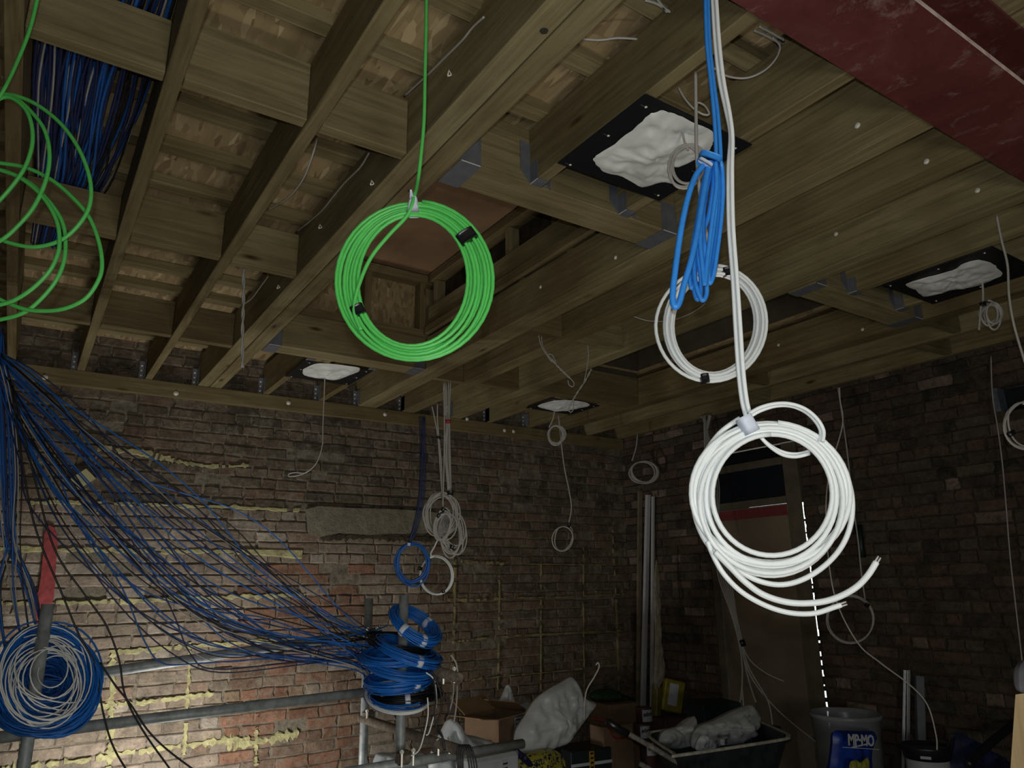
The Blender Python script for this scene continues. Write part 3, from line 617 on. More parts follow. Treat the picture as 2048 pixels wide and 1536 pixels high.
# dark recess in the right wall, upper right
rc = thing('wall_box', 'dark recessed box with a pale grey edge high on the right wall', 'wall box', (RW + .02, (HO[0] + HO[1]) / 2, HO[2]))
mesh('case', *merge([box_vf(RW + .085, RW + .095, HO[0] + .001, HO[1] - .001, HO[2] + .001, HO[3] - .001)]), DARK, rc)
mesh('edge_strip', *merge([box_vf(RW - .015, RW + .08, HO[1] - .03, HO[1] - .001, HO[2] + .001, HO[3] - .001)]), plain('pale grey edging', (0.10, 0.12, 0.14), 0.7, 0, .3, 30), rc)

# ------------------------------------------------------------ cables
def cable(name, label, pts3, r, mat, cat='cable', group=None, n=6, sides=7):
    return tag(mesh(name, *tube_vf(smooth(pts3, n), r, sides), mat, None, True), label, cat, group)
def band(p, t, r, w, mat, parent, name='tape_band', sides=12, sq=1.0):
    t = np.asarray(t, float); t /= np.linalg.norm(t); p = np.asarray(p)
    return mesh(name, *tube_vf([p - t * w / 2, p - t * w / 6, p + t * w / 6, p + t * w / 2], r, sides, flat=sq), mat, parent, True)
def ell(cu, cv, ru, rv, rot, a): 
    x = ru * math.cos(a); y = rv * math.sin(a); return cu + x * math.cos(rot) - y * math.sin(rot), cv + x * math.sin(rot) + y * math.cos(rot)
def coil_pts(d, turns, per=40):
    """turns: list of (cu, cv, ru, rv, rot, depth offset); blended into one running cable, starting at the top"""
    out = []; m = len(turns)
    for k in range(m):
        a = turns[k]; b = turns[min(k + 1, m - 1)]
        for i in range(per):
            s = i / per; e = max(0, (s - .7) / .3); e = e * e * (3 - 2 * e)
            q = [a[j] * (1 - e) + b[j] * e for j in range(6)]
            u, v = ell(q[0], q[1], q[2], q[3], q[4], -math.pi / 2 + 2 * math.pi * s)
            out.append(PH(u, v, d + q[5]))
    return out
def px_m(d_h, u, v): r = ray(u, v); return (d_h / r.dot(HF)) / FPX      # metres per pixel there

def DZ(u, v): return float(HF[:2].dot(PZ(u, v, ZJ - FLOOR + .004)[:2]))      # distance at which that pixel meets the joist undersides
# green hanging coil
dg = 1.50; g = thing('cable_coil', 'bright green cable coil hanging from the doubled joist, bound with white and black tape', 'cable coil', PH(828, 720, dg), 'hanging coils in front')
mg = px_m(dg, 828, 560)
lead = [(853, -25), (852, 60), (850, 150), (848, 240), (842, 310), (836, 360), (828, 395), (815, 430), (778, 470), (742, 515), (718, 570), (708, 620), (722, 660)]
dl = [dg + .03] * 6 + [dg - .012] * 7
mesh('lead', *tube_vf(smooth([PH(u, v, q) for (u, v), q in zip(lead, dl)], 6), 4.0 * mg, 9), CGREEN, g, True)
T = []
for k in range(8):
    L = [672, 679, 688, 694, 701, 707, 712, 716][k]; R = 986 - 7.2 * k; t = [402, 407, 411, 416, 420, 424, 428, 430][k]; b = [720, 712, 716, 704, 709, 697, 701, 692][k]
    T.append(((L + R) / 2, (t + b) / 2, (R - L) / 2, (b - t) / 2, 0.10 - .02 * (k % 3), [0, .006, -.005, .008, .001, -.006, .005, -.002][k]))
mesh('cable', *tube_vf(coil_pts(dg, T, 44), 3.9 * mg, 9), CGREEN, g, True)
def rect_band(c_px, ang, w, h, d, mat, parent, name='tape_band', top=None, thick=0.016):
    """a folded tape patch wrapped round a bundle: w across the bundle, h along it"""
    m = px_m(d, *c_px); c = PH(*c_px, d); rv = np.array([HF[1], -HF[0], 0]); zv = np.array([0, 0, 1.0]); ca, sa = math.cos(ang), math.sin(ang)
    ex = rv * ca - zv * sa; ey = rv * sa + zv * ca; n_ = 14; V = []; F = []
    for j, s in enumerate((-0.5, -0.17, 0.17, 0.5)):
        tw = (1.0 if top is None else (1.0 + (top - 1.0) * (j / 3)))
        for k in range(n_):
            a = 2 * math.pi * k / n_; x = math.copysign(abs(math.cos(a)) ** .5, math.cos(a)) * w / 2 * m * tw; q = math.copysign(abs(math.sin(a)) ** .6, math.sin(a)) * thick
            V.append(c + ex * x + ey * s * h * m + HF * q)
    for j in range(3):
        for k in range(n_): l = (k + 1) % n_; F.append((j * n_ + k, j * n_ + l, (j + 1) * n_ + l, (j + 1) * n_ + k))
    F += [tuple(range(n_)), tuple(3 * n_ + k for k in range(n_ - 1, -1, -1))]
    return mesh(name, V, F, mat, parent, True)
w_ = rect_band((827, 414), 0.0, 27, 34, dg, WHITET, g, 'white_tape', 0.55); w_['label'] = 'white tape at the top'
rect_band((824, 396), -0.1, 12, 22, dg, WHITET, g, 'white_tape', 0.4)
b_k = rect_band((934, 475), -0.60 , 40, 24, dg, BLACKT, g, 'black_tape'); b_k['label'] = 'glossy black tape on the upper right'
rect_band((717, 623), -0.45, 28, 22, dg, BLACKT, g, 'black_tape')

# green loops at the left edge
de = 1.62; g2 = thing('cable_coil', 'loose green cable loops hanging at the left edge of the photo', 'cable coil', PH(60, 640, de), 'hanging coils in front')
S = [[(-40, 260), (-10, 205), (20, 195), (51, 219), (64, 255), (63, 297), (44, 345), (0, 400), (-40, 430)],
     [(-40, 205), (0, 188), (30, 196), (61, 222), (89, 260), (99, 308), (92, 359), (68, 413), (34, 454), (0, 482), (-40, 500)],
     [(-30, 190), (20, 189), (68, 206), (113, 239), (147, 280), (171, 328), (182, 376), (176, 420), (150, 458), (116, 483), (68, 494), (20, 486), (-20, 470)],
     [(-40, 322), (0, 326), (51, 335), (102, 359), (143, 393), (178, 434), (198, 485), (204, 530), (196, 562), (171, 597), (130, 617), (85, 622), (41, 616), (-20, 590)],
     [(-40, 330), (0, 340), (41, 356), (85, 393), (113, 441), (119, 485), (113, 515), (96, 546), (61, 580), (20, 604), (-30, 615)],
     [(-40, 336), (10, 342), (60, 366), (100, 405), (125, 445), (131, 486), (126, 529), (106, 570), (68, 611), (34, 631), (-20, 643)]]
for k, s in enumerate(S):
    dd = de + [.0, .015, .03, .05, .02, .065][k]
    mesh('loop', *tube_vf(smooth([PH(u, v, dd) for u, v in s], 6), 4.1 * px_m(de, 60, 400), 9), CGREEN, g2, True)
mesh('lead', *tube_vf(smooth([PH(u, v, dd) for u, v, dd in [(80, -30, 1.36), (62, 50, 1.46), (40, 110, 1.53), (10, 175, 1.60), (-30, 240, 1.63)]], 6), 3.6 * px_m(de, 60, 400), 9), CGREEN, g2, True)

# blue hank
db = 1.45; h = thing('cable_hank', 'bright blue cable hank hanging in long narrow loops beside the white cables', 'cable coil', PH(1400, 610, db), 'hanging coils in front')
q = lambda L: [(1330 + x * .2604, 240 + y * .2604) for x, y in L]
mb = px_m(db, 1400, 450)
for k, s in enumerate([[(1410, -25), (1413, 80), (1421, 160), (1428, 230), (1432, 300), (1430, 325)], [(1416, -25), (1419, 80), (1427, 160), (1436, 230), (1441, 300), (1441, 320)]]):
    mesh('lead', *tube_vf(smooth([PH(u, v, db + .012 * k) for u, v in s], 6), 4.2 * mb, 9), CBLUE_L, h, True)
HL = [[(300, 340), (235, 430), (180, 580), (130, 800), (85, 1100), (58, 1350), (75, 1435), (110, 1400), (150, 1250), (205, 1060), (250, 850), (290, 600), (325, 400), (345, 320)],
      [(345, 310), (310, 480), (295, 700), (300, 950), (330, 1180), (345, 1255), (375, 1180), (405, 980), (430, 780), (445, 560), (440, 380), (425, 315)],
      [(365, 310), (340, 450), (290, 650), (245, 850), (225, 1050), (235, 1250), (270, 1360), (295, 1385), (320, 1330), (320, 1200), (345, 1000), (375, 800), (400, 560), (405, 380), (400, 320)],
      [(380, 310), (370, 500), (330, 750), (270, 900), (215, 1080), (220, 1280), (245, 1375), (275, 1340), (270, 1150), (240, 960), (250, 760), (310, 500), (350, 330)],
      [(390, 320), (395, 500), (370, 700), (345, 900), (325, 1060), (310, 1240), (300, 1250), (285, 1100), (270, 900), (290, 650), (330, 420), (360, 320)],
      [(425, 320), (440, 420), (425, 600), (395, 800), (360, 1000), (340, 1180), (350, 1240), (370, 1180), (385, 1000), (410, 800), (420, 600), (415, 400), (405, 330)],
      [(330, 340), (285, 520), (255, 720), (215, 950), (190, 1150), (200, 1285), (225, 1250), (240, 1050), (285, 780), (320, 560), (350, 400), (370, 320)]]
for k, s in enumerate(HL):
    dd = [-.010, .004, .022, .012, -.004, .030, .036][k]
    mesh('loop', *tube_vf(smooth([PH(u, v, db + dd + .03 * math.sin(math.pi * i / (len(s) - 1)) * (k % 2)) for i, (u, v) in enumerate(q(s))], 6), (6.2 if k == 0 else 4.6) * mb, 9), CBLUE_L, h, True)
rect_band((1418, 321), 0.4, 46, 15, db + .01, CBLUE_L, h, 'tie', thick=.022)
rect_band((1411, 325), 0.62, 30, 7, db - .018, WHITET, h, 'clear_tie', thick=.006)['label'] = 'clear pale tie strip'

# big white coil in front
dw = 1.32; w = thing('cable_coil', 'largest white cable coil in front on the right, with two cut ends sticking out', 'cable coil', PH(1540, 1165, dw), 'hanging coils in front')
mw = px_m(dw, 1540, 1000); zc = lambda L: [(1370 + x * .2994, 780 + y * .2994) for x, y in L]
for k, s in enumerate([[(1424, -25), (1430, 80), (1439, 160), (1453, 225), (1461, 270), (1457, 340), (1458, 450), (1466, 560), (1471, 650), (1477, 740), (1484, 800), (1492, 832)],
                       [(1431, -25), (1438, 80), (1447, 160), (1459, 225), (1465, 275), (1464, 340), (1466, 450), (1474, 560), (1480, 650), (1486, 740), (1493, 800), (1501, 832)]]):
    mesh('lead', *tube_vf(smooth([PH(u, v, dw + .01 - .009 * k) for u, v in s], 6), 5.0 * mw, 9), CWHITE, w, True)
WT = [(40, 1104, 215, 1165), (50, 1085, 222, 1150), (62, 1076, 232, 1180), (80, 1065, 243, 1205), (98, 1058, 252, 1225), (118, 1048, 262, 1240), (140, 1012, 272, 1160), (150, 1000, 282, 1172), (182, 984, 296, 1105)]
T = []
for k, (L, R, t, b) in enumerate(WT):
    (L2, t2), (R2, b2) = zc([(L, t), (R, b)]); T.append(((L2 + R2) / 2, (t2 + b2) / 2, (R2 - L2) / 2, (b2 - t2) / 2, .10, [.0, .012, .004, .016, -.004, .010, 0, .014, -.006][k]))
mesh('cable', *tube_vf(coil_pts(dw, T, 48), 5.2 * mw, 10), CWHITE, w, True)
mesh('outer_turn', *tube_vf(smooth([PH(u, v, dw + .02) for u, v in zc([(365, 190), (230, 290), (120, 450), (55, 640), (70, 850), (160, 1040), (330, 1180), (480, 1270), (650, 1300), (820, 1250), (980, 1130), (1080, 980), (1118, 800), (1095, 620), (1010, 450), (900, 340)])], 6), 5.4 * mw, 10), CWHITE, w, True)
for k, s in enumerate([[(425, 160), (500, 118), (600, 92), (700, 92), (800, 125), (880, 190), (925, 270), (920, 345)], [(430, 180), (500, 140), (600, 108), (700, 106), (790, 138), (860, 195), (905, 270), (900, 345)],
                       [(440, 190), (490, 290), (560, 370), (650, 430), (740, 445), (830, 425)], [(470, 260), (520, 330), (590, 385), (670, 420), (750, 428), (830, 410)]]):
    mesh('stray_loop', *tube_vf(smooth([PH(u, v, dw - .012 + .01 * (k % 2) + (.03 if k > 1 else 0)) for u, v in zc(s)], 6), 4.0 * mw, 9), CWHITE, w, True)
for k, s in enumerate([[(150, 1010), (190, 1110), (260, 1230), (380, 1350), (540, 1440), (700, 1488), (860, 1492), (1000, 1450), (1040, 1437)],
                       [(200, 1080), (300, 1180), (400, 1280), (530, 1370), (700, 1420), (880, 1420), (1020, 1385), (1140, 1320), (1220, 1240), (1278, 1150)]]):
    P = smooth([PH(u, v, dw - .012 - .012 * k) for u, v in zc(s)], 6); te = mesh('cut_end', *tube_vf(P, (5.0 if k == 0 else 6.0) * mw, 10), CWHITE, w, True)
    e = P[-1]; t_ = P[-1] - P[-3]; t_ /= np.linalg.norm(t_)
    for s_ in (-1, 1):
        off = np.cross(t_, HF); off /= np.linalg.norm(off); mesh('core', *tube_vf([e - t_ * .002, e + t_ * .006, e + t_ * .011], .0016, 6), CGREY, te, True).location = Vector(off * s_ * .0022)
rect_band((1495, 850), -0.42, 30, 36, dw - .004, WHITET, w, 'white_tape', thick=.017)['label'] = 'pale blue white tape'

# white ring coil behind the blue hank
d2 = 1.75; w2 = thing('cable_coil', 'white cable ring coil behind the blue hank, with two black tape bands', 'cable coil', PH(1425, 762, d2), 'hanging coils in front')
m2 = px_m(d2, 1425, 650); T = []
for k in range(6):
    L = [1311, 1329, 1333, 1338, 1343, 1346][k]; R = [1533, 1530, 1526, 1521, 1515, 1510][k]; t = 530 + 4 * k; b = 763 - 3.2 * k
    T.append(((L + R) / 2, (t + b) / 2, (R - L) / 2, (b - t) / 2, .12, [0, .01, -.006, .006, -.01, 0][k]))
mesh('cable', *tube_vf(coil_pts(d2, T, 44), 3.6 * m2, 9), CWHITE, w2, True)
mesh('lead', *tube_vf(smooth([PH(u, v, d2) for u, v in [(1391, 145), (1392, 230), (1393, 300), (1397, 360), (1404, 420), (1420, 500), (1437, 540)]], 6), 3.8 * m2, 9), CGREY, w2, True)
rect_band((1409, 757), -.05, 18, 17, d2 - .004, BLACKT, w2, 'black_tape', thick=.012); rect_band((1456, 545), -.1, 22, 18, d2 - .004, BLACKT, w2, 'black_tape', thick=.012)
cable('loose_cable', 'thin white cable sagging between joists behind the white ring coil', [PH(u, v, DZ(1268, 633)) for u, v in [(1268, 633), (1300, 642), (1345, 640), (1390, 622), (1425, 592), (1460, 555)]], .0028, CGREY, group='thin white cables')

# small coil under nearest plate
def small_coil(label, cu, cv, ru, rv, turns, d, r_px, lead=None, mat=CGREY, rot=0.0, spread=0.10, tape=None, group='small hanging coils', tail=None, tmat=None, seed=1, lmat=None):
    rg = random.Random(seed); t = thing('small_cable_coil', label, 'cable coil', PH(cu, cv + rv, d), group); m = px_m(d, cu, cv)
    T = [(cu + rg.uniform(-1, 1) * ru * spread, cv + rg.uniform(-1, 1) * rv * spread * .6 + rv * spread * .3, ru * (1 - rg.uniform(0, spread * 1.5)), rv * (1 - rg.uniform(0, spread)), rot + rg.uniform(-.12, .12), rg.uniform(-.012, .012)) for _ in range(turns)]
    mesh('cable', *tube_vf(coil_pts(d, T, 30), r_px * m, 7), mat, t, True)
    if lead: mesh('lead', *tube_vf(smooth([PH(u, v, d) for u, v in lead], 5), r_px * m, 7), lmat or mat, t, True)
    if tail: mesh('tail', *tube_vf(smooth([PH(u, v, d - .01) for u, v in tail], 5), r_px * m, 7), mat, t, True)
    for (u, v, ang, wd, ht) in (tape or []): rect_band((u, v), ang, wd, ht, d - .004, tmat or BLACKT, t, 'tape_band', thick=.012)
    return t
small_coil('small white cable coil hanging from the nearest black plate, left of the blue hank', 1373, 330, 33, 44, 5, DZ(1365, 262) - .02, 2.4, [(1365, 262), (1368, 280), (1376, 300)], CGREY, .25, .16)
small_coil('small grey cable coil hanging at the right edge below the crumpled film', 1982, 628, 22, 27, 5, DZ(1964, 560) - .02, 2.0, [(1964, 560), (1966, 580), (1966, 605)], CGREY, 0, .35, [(1966, 608, 0, 10, 8)], tail=[(1962, 612), (1960, 635), (1958, 660)], seed=4)
small_coil('small round coil hanging from the far black plate by the back wall', 1113, 869, 18, 20, 5, DZ(1109, 820), 1.4, [(1109, 822), (1106, 838), (1098, 855)], CGREY, 0, .15, seed=5)
small_coil('small coil near the room corner above the white trunking', 1287, 943, 31, 23, 6, DZ(1275, 868) - .3, 1.3, [(1275, 868), (1272, 895), (1264, 922)], CGREY, .1, .14, seed=6)
small_coil('small drooping ring on the long thin cable in front of the back wall', 1129, 1076, 21, 27, 2, DZ(1117, 827), 1.3, [(1117, 829), (1121, 870), (1128, 930), (1138, 980), (1143, 1015), (1138, 1045)], CGREY, .3, .2, [(1138, 1050, .3, 6, 7)], seed=7)
small_coil('white cable coil cut by the right edge of the photo', 2052, 848, 43, 48, 5, 2.9, 2.0, None, CGREY, 0, .10, [(2022, 867, -.5, 16, 9)], seed=8)
small_coil('thin grey ring coil hanging beside the door', 1700, 1238, 48, 49, 4, DZ(1676, 775) - .45, 1.5, [(1676, 775), (1684, 830), (1694, 900), (1705, 1000), (1716, 1080), (1722, 1140), (1731, 1205)], CGREY, 0, .05, [(1734, 1210, .6, 9, 7)], seed=9)
small_coil('blue cable coil hanging above the cable stack', 822, 1126, 36, 42, 9, 3.95, 1.9, [(848, 835), (845, 900), (842, 960), (838, 1010), (828, 1055), (818, 1085)], CBLUE, .1, .14, [(818, 1089, .1, 7, 6)], tmat=WHITET, seed=10, lmat=CNAVY)
for k in range(6):
    x = 838 + k * 2.4; cable('loose_cable', 'dark blue cable dropping from the joists to the blue hanging coil', [PH(x, 832, 4.0), PH(x + 2, 930, 3.98), PH(x - 2, 1000, 3.97), PH(x - 14, 1060 - k, 3.96), PH(816 + k, 1086, 3.95)], .0022, CNAVY, group='blue cables dropping to the blue hanging coil')
# white bundle hanging by the back wall
small_coil('upper big white coil of the hanging bundle by the back wall', 882, 1025, 33, 43, 9, 4.05, 1.6, [(892, 765), (893, 840), (894, 920), (897, 982)], CGREY, .1, .16, [(900, 986, 0, 13, 8)], seed=11)
small_coil('lower overlapping white coil of the hanging bundle by the back wall', 906, 1060, 24, 46, 9, 4.12, 1.6, [(897, 765), (896, 840), (898, 920), (902, 1000)], CGREY, -.15, .3, [(904, 1094, .3, 8, 8)], seed=12)
small_coil('small inner white coil of the hanging bundle, with a black band', 888, 1048, 22, 34, 5, 4.0, 1.5, [(887, 765), (889, 840), (888, 930), (886, 1000), (886, 1018)], CGREY, .2, .25, [(886, 1019, .5, 8, 8), (877, 1031, .5, 6, 9)], seed=13)
small_coil('white ring coil hanging behind the blue coil above the stack', 873, 1150, 34, 40, 4, 4.05, 1.5, [(875, 1080), (868, 1095), (862, 1105), (862, 1112)], CWHITE, 0, .06, [(887, 1183, -.3, 7, 6), (840, 1137, -1.2, 7, 8)], seed=14)
for k, s in enumerate([[(864, 812), (870, 840), (876, 875), (880, 930), (884, 985)], [(875, 808), (875, 840), (878, 875), (883, 930), (886, 985)], [(889, 763), (890, 820), (894, 843), (890, 900), (896, 980)], [(897, 763), (896, 820), (897, 843), (893, 900), (899, 980)], [(901, 763), (899, 820), (899, 843), (900, 900), (902, 980)]]):
    cable('loose_cable', 'white cable in the bundle dropping from a nogging to the white coils', [PH(u, v, 4.02 + .01 * k) for u, v in s], .0036, CGREY, group='white cables of the hanging bundle')
tag(mesh('cable_tie', *tube_vf([PH(896, 840, 4.03), PH(896, 843, 4.03), PH(896, 846, 4.03)], .016, 10), REDC, None, True), 'red tie around the white hanging cables', 'cable tie')
tag(mesh('cable_tie', *tube_vf([PH(877, 873, 4.02), PH(877, 875, 4.02), PH(877, 878, 4.02)], .011, 10), BLACKT, None, True), 'small black tie around two of the white hanging cables', 'cable tie')

# single cables and twisted ends
def twist(label, pts, d, r, amp, turns, mat=CGREY, group='twisted cable ends', hook=None):
    P = smooth([PH(u, v, d) for u, v in pts], 14); n = len(P); T = np.gradient(P, axis=0); parts = []
    for ph in (0, math.pi):
        Q = []
        for i, p in enumerate(P):
            t = T[i] / np.linalg.norm(T[i]); a = np.cross(t, HF); a /= np.linalg.norm(a); b = np.cross(t, a); w = 2 * math.pi * turns * i / n + ph
            Q.append(p + (a * math.cos(w) + b * math.sin(w)) * amp)
        parts.append(tube_vf(Q, r, 7))
    if hook: parts.append(tube_vf(smooth([PH(u, v, d) for u, v in hook], 6), r, 7))
    return tag(mesh('twisted_cable', *merge(parts), mat, None, True), label, 'cable', group)
twist('twisted white cable end hanging straight down below the middle nogging', [(487, 536), (487, 600), (485, 660), (485, 735)], DZ(487, 545), .0042, .0038, 3)
twist('white cable end twisted back on itself with a small loop, left one of the two', [(1103, 717), (1115, 732), (1128, 745), (1142, 758)], DZ(1077, 670), .0030, .0034, 3, hook=[(1142, 758), (1148, 766), (1146, 773), (1138, 770), (1136, 760)])
cable('loose_cable', 'white cable dropping from a nogging into the left twisted end', [PH(u, v, DZ(1077, 670)) for u, v in [(1077, 670), (1082, 690), (1092, 708), (1105, 722), (1112, 728), (1106, 712), (1098, 708), (1096, 714), (1104, 724)]], .003, CGREY, group='thin white cables')
cable('loose_cable', 'second white cable beside the left twisted end', [PH(u, v, DZ(1083, 672)) for u, v in [(1083, 672), (1085, 690), (1095, 708), (1108, 722)]], .003, CGREY, group='thin white cables')
twist('white cable end twisted back on itself, right one of the two, over the far plate', [(1183, 738), (1170, 762), (1155, 785), (1146, 800)], DZ(1175, 690), .0030, .0032, 3, hook=[(1148, 796), (1142, 808), (1137, 820), (1143, 824), (1147, 815), (1147, 800)])
cable('loose_cable', 'white cable dropping from a nogging into the right twisted end', [PH(u, v, DZ(1175, 690)) for u, v in [(1175, 690), (1177, 710), (1174, 735), (1169, 760)]], .003, CGREY, group='thin white cables')
cable('loose_cable', 'grey cable loop hanging from the far plate, left of the white bundle', [PH(u, v, DZ(650, 748)) for u, v in [(650, 748), (648, 800), (646, 850), (644, 895), (630, 930), (605, 948), (580, 953), (578, 948), (590, 945), (610, 946), (622, 938)]], .0038, CGREY, group='thin white cables')
cable('loose_cable', 'grey cable curving across the bay right of the third joist', [PZ(u, v, z) for u, v, z in [(634, 278, 1.56), (625, 310, 1.5), (605, 360, 1.47), (575, 395, 1.5), (535, 420, 1.58)]], .0032, CGREY, group='thin white cables')
cable('loose_cable', 'white cable running on the doubled joist near the top of the photo', [PX(u, v, .897) for u, v in [(968, 34), (945, 55), (925, 80), (890, 115), (860, 145), (808, 193)]], .0035, CGREY, group='thin white cables')
cable('loose_cable', 'white cable running on the doubled joist left of the green coil', [PX(u, v, .897) for u, v in [(738, 306), (720, 335), (690, 365), (665, 395), (640, 425), (592, 465)]], .0035, CGREY, group='thin white cables')
cable('loose_cable', 'short white cable peeping behind the twisted cable end', [PX(u, v, .897) for u, v in [(536, 553), (520, 575), (505, 595), (490, 607)]], .0035, CGREY, group='thin white cables')
cable('loose_cable', 'short white cable lying across the board above the nearest plate', [PZ(u, v, 1.60) for u, v in [(1166, 78), (1200, 80), (1235, 76), (1274, 78)]], .0035, CGREY, group='thin white cables')
cable('loose_cable', 'white cable loop curving under the board beside the red beam', [PZ(u, v, 1.52) for u, v in [(1428, 136), (1454, 152), (1492, 156), (1527, 142), (1552, 117), (1560, 92), (1545, 75)]], .0035, CGREY, group='thin white cables')
for k, s in enumerate([[(1508, 60), (1535, 72), (1562, 88)], [(1518, 52), (1545, 66), (1568, 80)], [(1290, 0), (1315, 8), (1340, 24)], [(1312, -6), (1322, 8), (1334, 24)]]):
    cable('loose_cable', ['left of two white cable ends by the red beam', 'right of two white cable ends by the red beam', 'lower of two crossed white cable ends at the top edge', 'upper of two crossed white cable ends at the top edge'][k], [PZ(u, v, 1.55) for u, v in s], .004, CGREY, group='thin white cables')
cable('loose_cable', 'white cable end with a loop in front of the nearest black plate', [PH(u, v, 1.95) for u, v in [(1357, 175), (1368, 195), (1385, 215), (1405, 228), (1418, 228), (1410, 212), (1396, 205), (1394, 214)]], .0032, CGREY, group='thin white cables')
cable('loose_cable', 'long grey cable hanging down at the right edge of the photo', [PH(u, v, DZ(1993, 430)) for u, v in [(1993, 430), (2003, 480), (2015, 530), (2018, 590), (2028, 650), (2050, 725)]], .0045, CGREY, group='thin white cables')
cable('loose_cable', 'thin grey cable hanging the full height of the right wall', [PH(u, v, DZ(1982, 712) - .2) for u, v in [(1982, 712), (1985, 790), (1996, 860), (2005, 930), (2012, 1010), (2020, 1110), (2030, 1200), (2044, 1320), (2046, 1345)]], .0040, CGREY, group='thin white cables')
cable('loose_cable', 'long thin cable curving from the ceiling down behind the bucket', [PH(u, v, 3.75) for u, v in [(1679, 775), (1680, 800), (1685, 850), (1660, 940), (1652, 1010), (1655, 1100), (1672, 1200), (1715, 1285), (1760, 1325), (1820, 1370), (1855, 1410), (1872, 1470), (1874, 1500)]], .0035, CGREY, group='thin white cables')
cable('loose_cable', 'thin curled cable end sticking up behind the white sack', [PH(u, v, 4.45) for u, v in [(1168, 1440), (1172, 1385), (1188, 1355), (1198, 1335), (1196, 1325), (1192, 1330)]], .0045, CGREY, group='thin white cables')
# bundle by the door
DB_ = float(HF[:2].dot(PX(1412, 845, 4.80)[:2])); tp_ = PH(1412, 838, DB_); tp_[2] = ZJ
for k in range(7):
    ex = [(1478, 1415), (1482, 1400), (1488, 1425), (1512, 1405), (1545, 1450), (1568, 1363), (1640, 1490)][k]; o_ = (k - 3) * 2.0
    top = (1412 + o_ * .6, 845) if k < 4 else (1405 + k, 850)
    mid2 = {5: [(1500, 1320), (1530, 1345)], 6: [(1500, 1350), (1555, 1420)], 4: [(1500, 1340), (1535, 1400)], 3: [(1490, 1330), (1500, 1370)]}.get(k, [(1484, 1330), (1484, 1370)])
    cable('loose_cable', 'pale cable in the loose bundle hanging in front of the boarded door', [tp_ + np.array([0, .01 * k, 0])] + [PH(u, v, DB_ - .03 - .06 * i_ + .006 * k) for i_, (u, v) in enumerate([top, (1425 + o_ * 2, 960), (1432 + o_, 1060), (1448 + o_ * 2, 1150), (1468 + o_ * .8, 1230), (1482 + o_ * .6, 1288)] + mid2 + [ex])], .0056, CGREY, group='pale cables in front of the door')
tag(mesh('cable_tie', *tube_vf([PH(1482, 1280, DB_ - .31), PH(1484, 1286, DB_ - .31), PH(1486, 1292, DB_ - .31)], .026, 10), BLACKT, None, True), 'black tie round the cable bundle in front of the door', 'cable tie')
tag(mesh('conduit_stub', *tube_vf([tp_ + np.array([.02, -.03, 0]), PH(1413, 860, DB_ + .05), PH(1416, 885, DB_ + .05)], .016, 10), CGREY, None, True), 'short pale conduit stub above the door', 'conduit')

# cables running over the noggings in the left bay
rg = random.Random(11)
for k in range(74):
    c = rg.choices([CBLUE, CNAVY, CGREY, CBLACK], [22, 30, 4, 4])[0]; x = -0.150 + 0.285 * rg.random() ** 1.6; z = ZJ + .183 + rg.random() * .028
    if k > 69: c = CBLACK; x = rg.uniform(.08, .15)
    P = [(x + .05 * (x > 0) , 1.3, z), (x + rg.uniform(-.01, .02), 2.0, z), (x + rg.uniform(-.03, .03), 2.5, z - .012 * rg.random()), (x * .8 + rg.uniform(-.02, .02) - .01, 3.1, z), (x * .55 - .05, 3.45, z), (x * .42 - .075, 3.8, z - .02)]
    P = [(max(-.16, min(.158, a)), b, d) for a, b, d in P]
    nm = {CBLUE: 'blue', CNAVY: 'dark blue', CGREY: 'white', CBLACK: 'black'}[c]
    cable('ceiling_cable', nm + ' cable running along the ceiling bay over the left noggings', P, (.0034 if c in (CGREY, CBLACK) else .0050), c, group=nm + ' cables in the left ceiling bay')

# fan of cables from the ceiling to the scaffold stack
UP = [(2, 705), (60, 740), (140, 803), (220, 868), (300, 935), (380, 1003), (450, 1062), (520, 1120), (600, 1185), (680, 1238), (760, 1262)]
LO = [(-4, 775), (25, 850), (70, 960), (120, 1060), (180, 1150), (250, 1245), (330, 1315), (420, 1345), (520, 1330), (640, 1300), (740, 1290)]
MI = [(0, 740), (45, 830), (110, 925), (180, 1010), (260, 1095), (340, 1170), (420, 1225), (500, 1262), (580, 1280), (660, 1280), (745, 1285)]
def fan(s, a1, a2, jit, end):
    out = []
    for i in range(11):
        A, B = (UP[i], MI[i]) if s < .5 else (MI[i], LO[i]); e = (s * 2) % 1 if s < 1 else 1
        w = math.sin(math.pi * i / 10); u = A[0] + (B[0] - A[0]) * e + jit * w * math.sin(a1 + i * .9); v = A[1] + (B[1] - A[1]) * e + jit * w * math.cos(a2 + i * .7)
        f = max(0, (i - 7) / 3); u = u * (1 - f) + end[0] * f; v = v * (1 - f) + end[1] * f; out.append((u, v))
    return out
rg = random.Random(21)
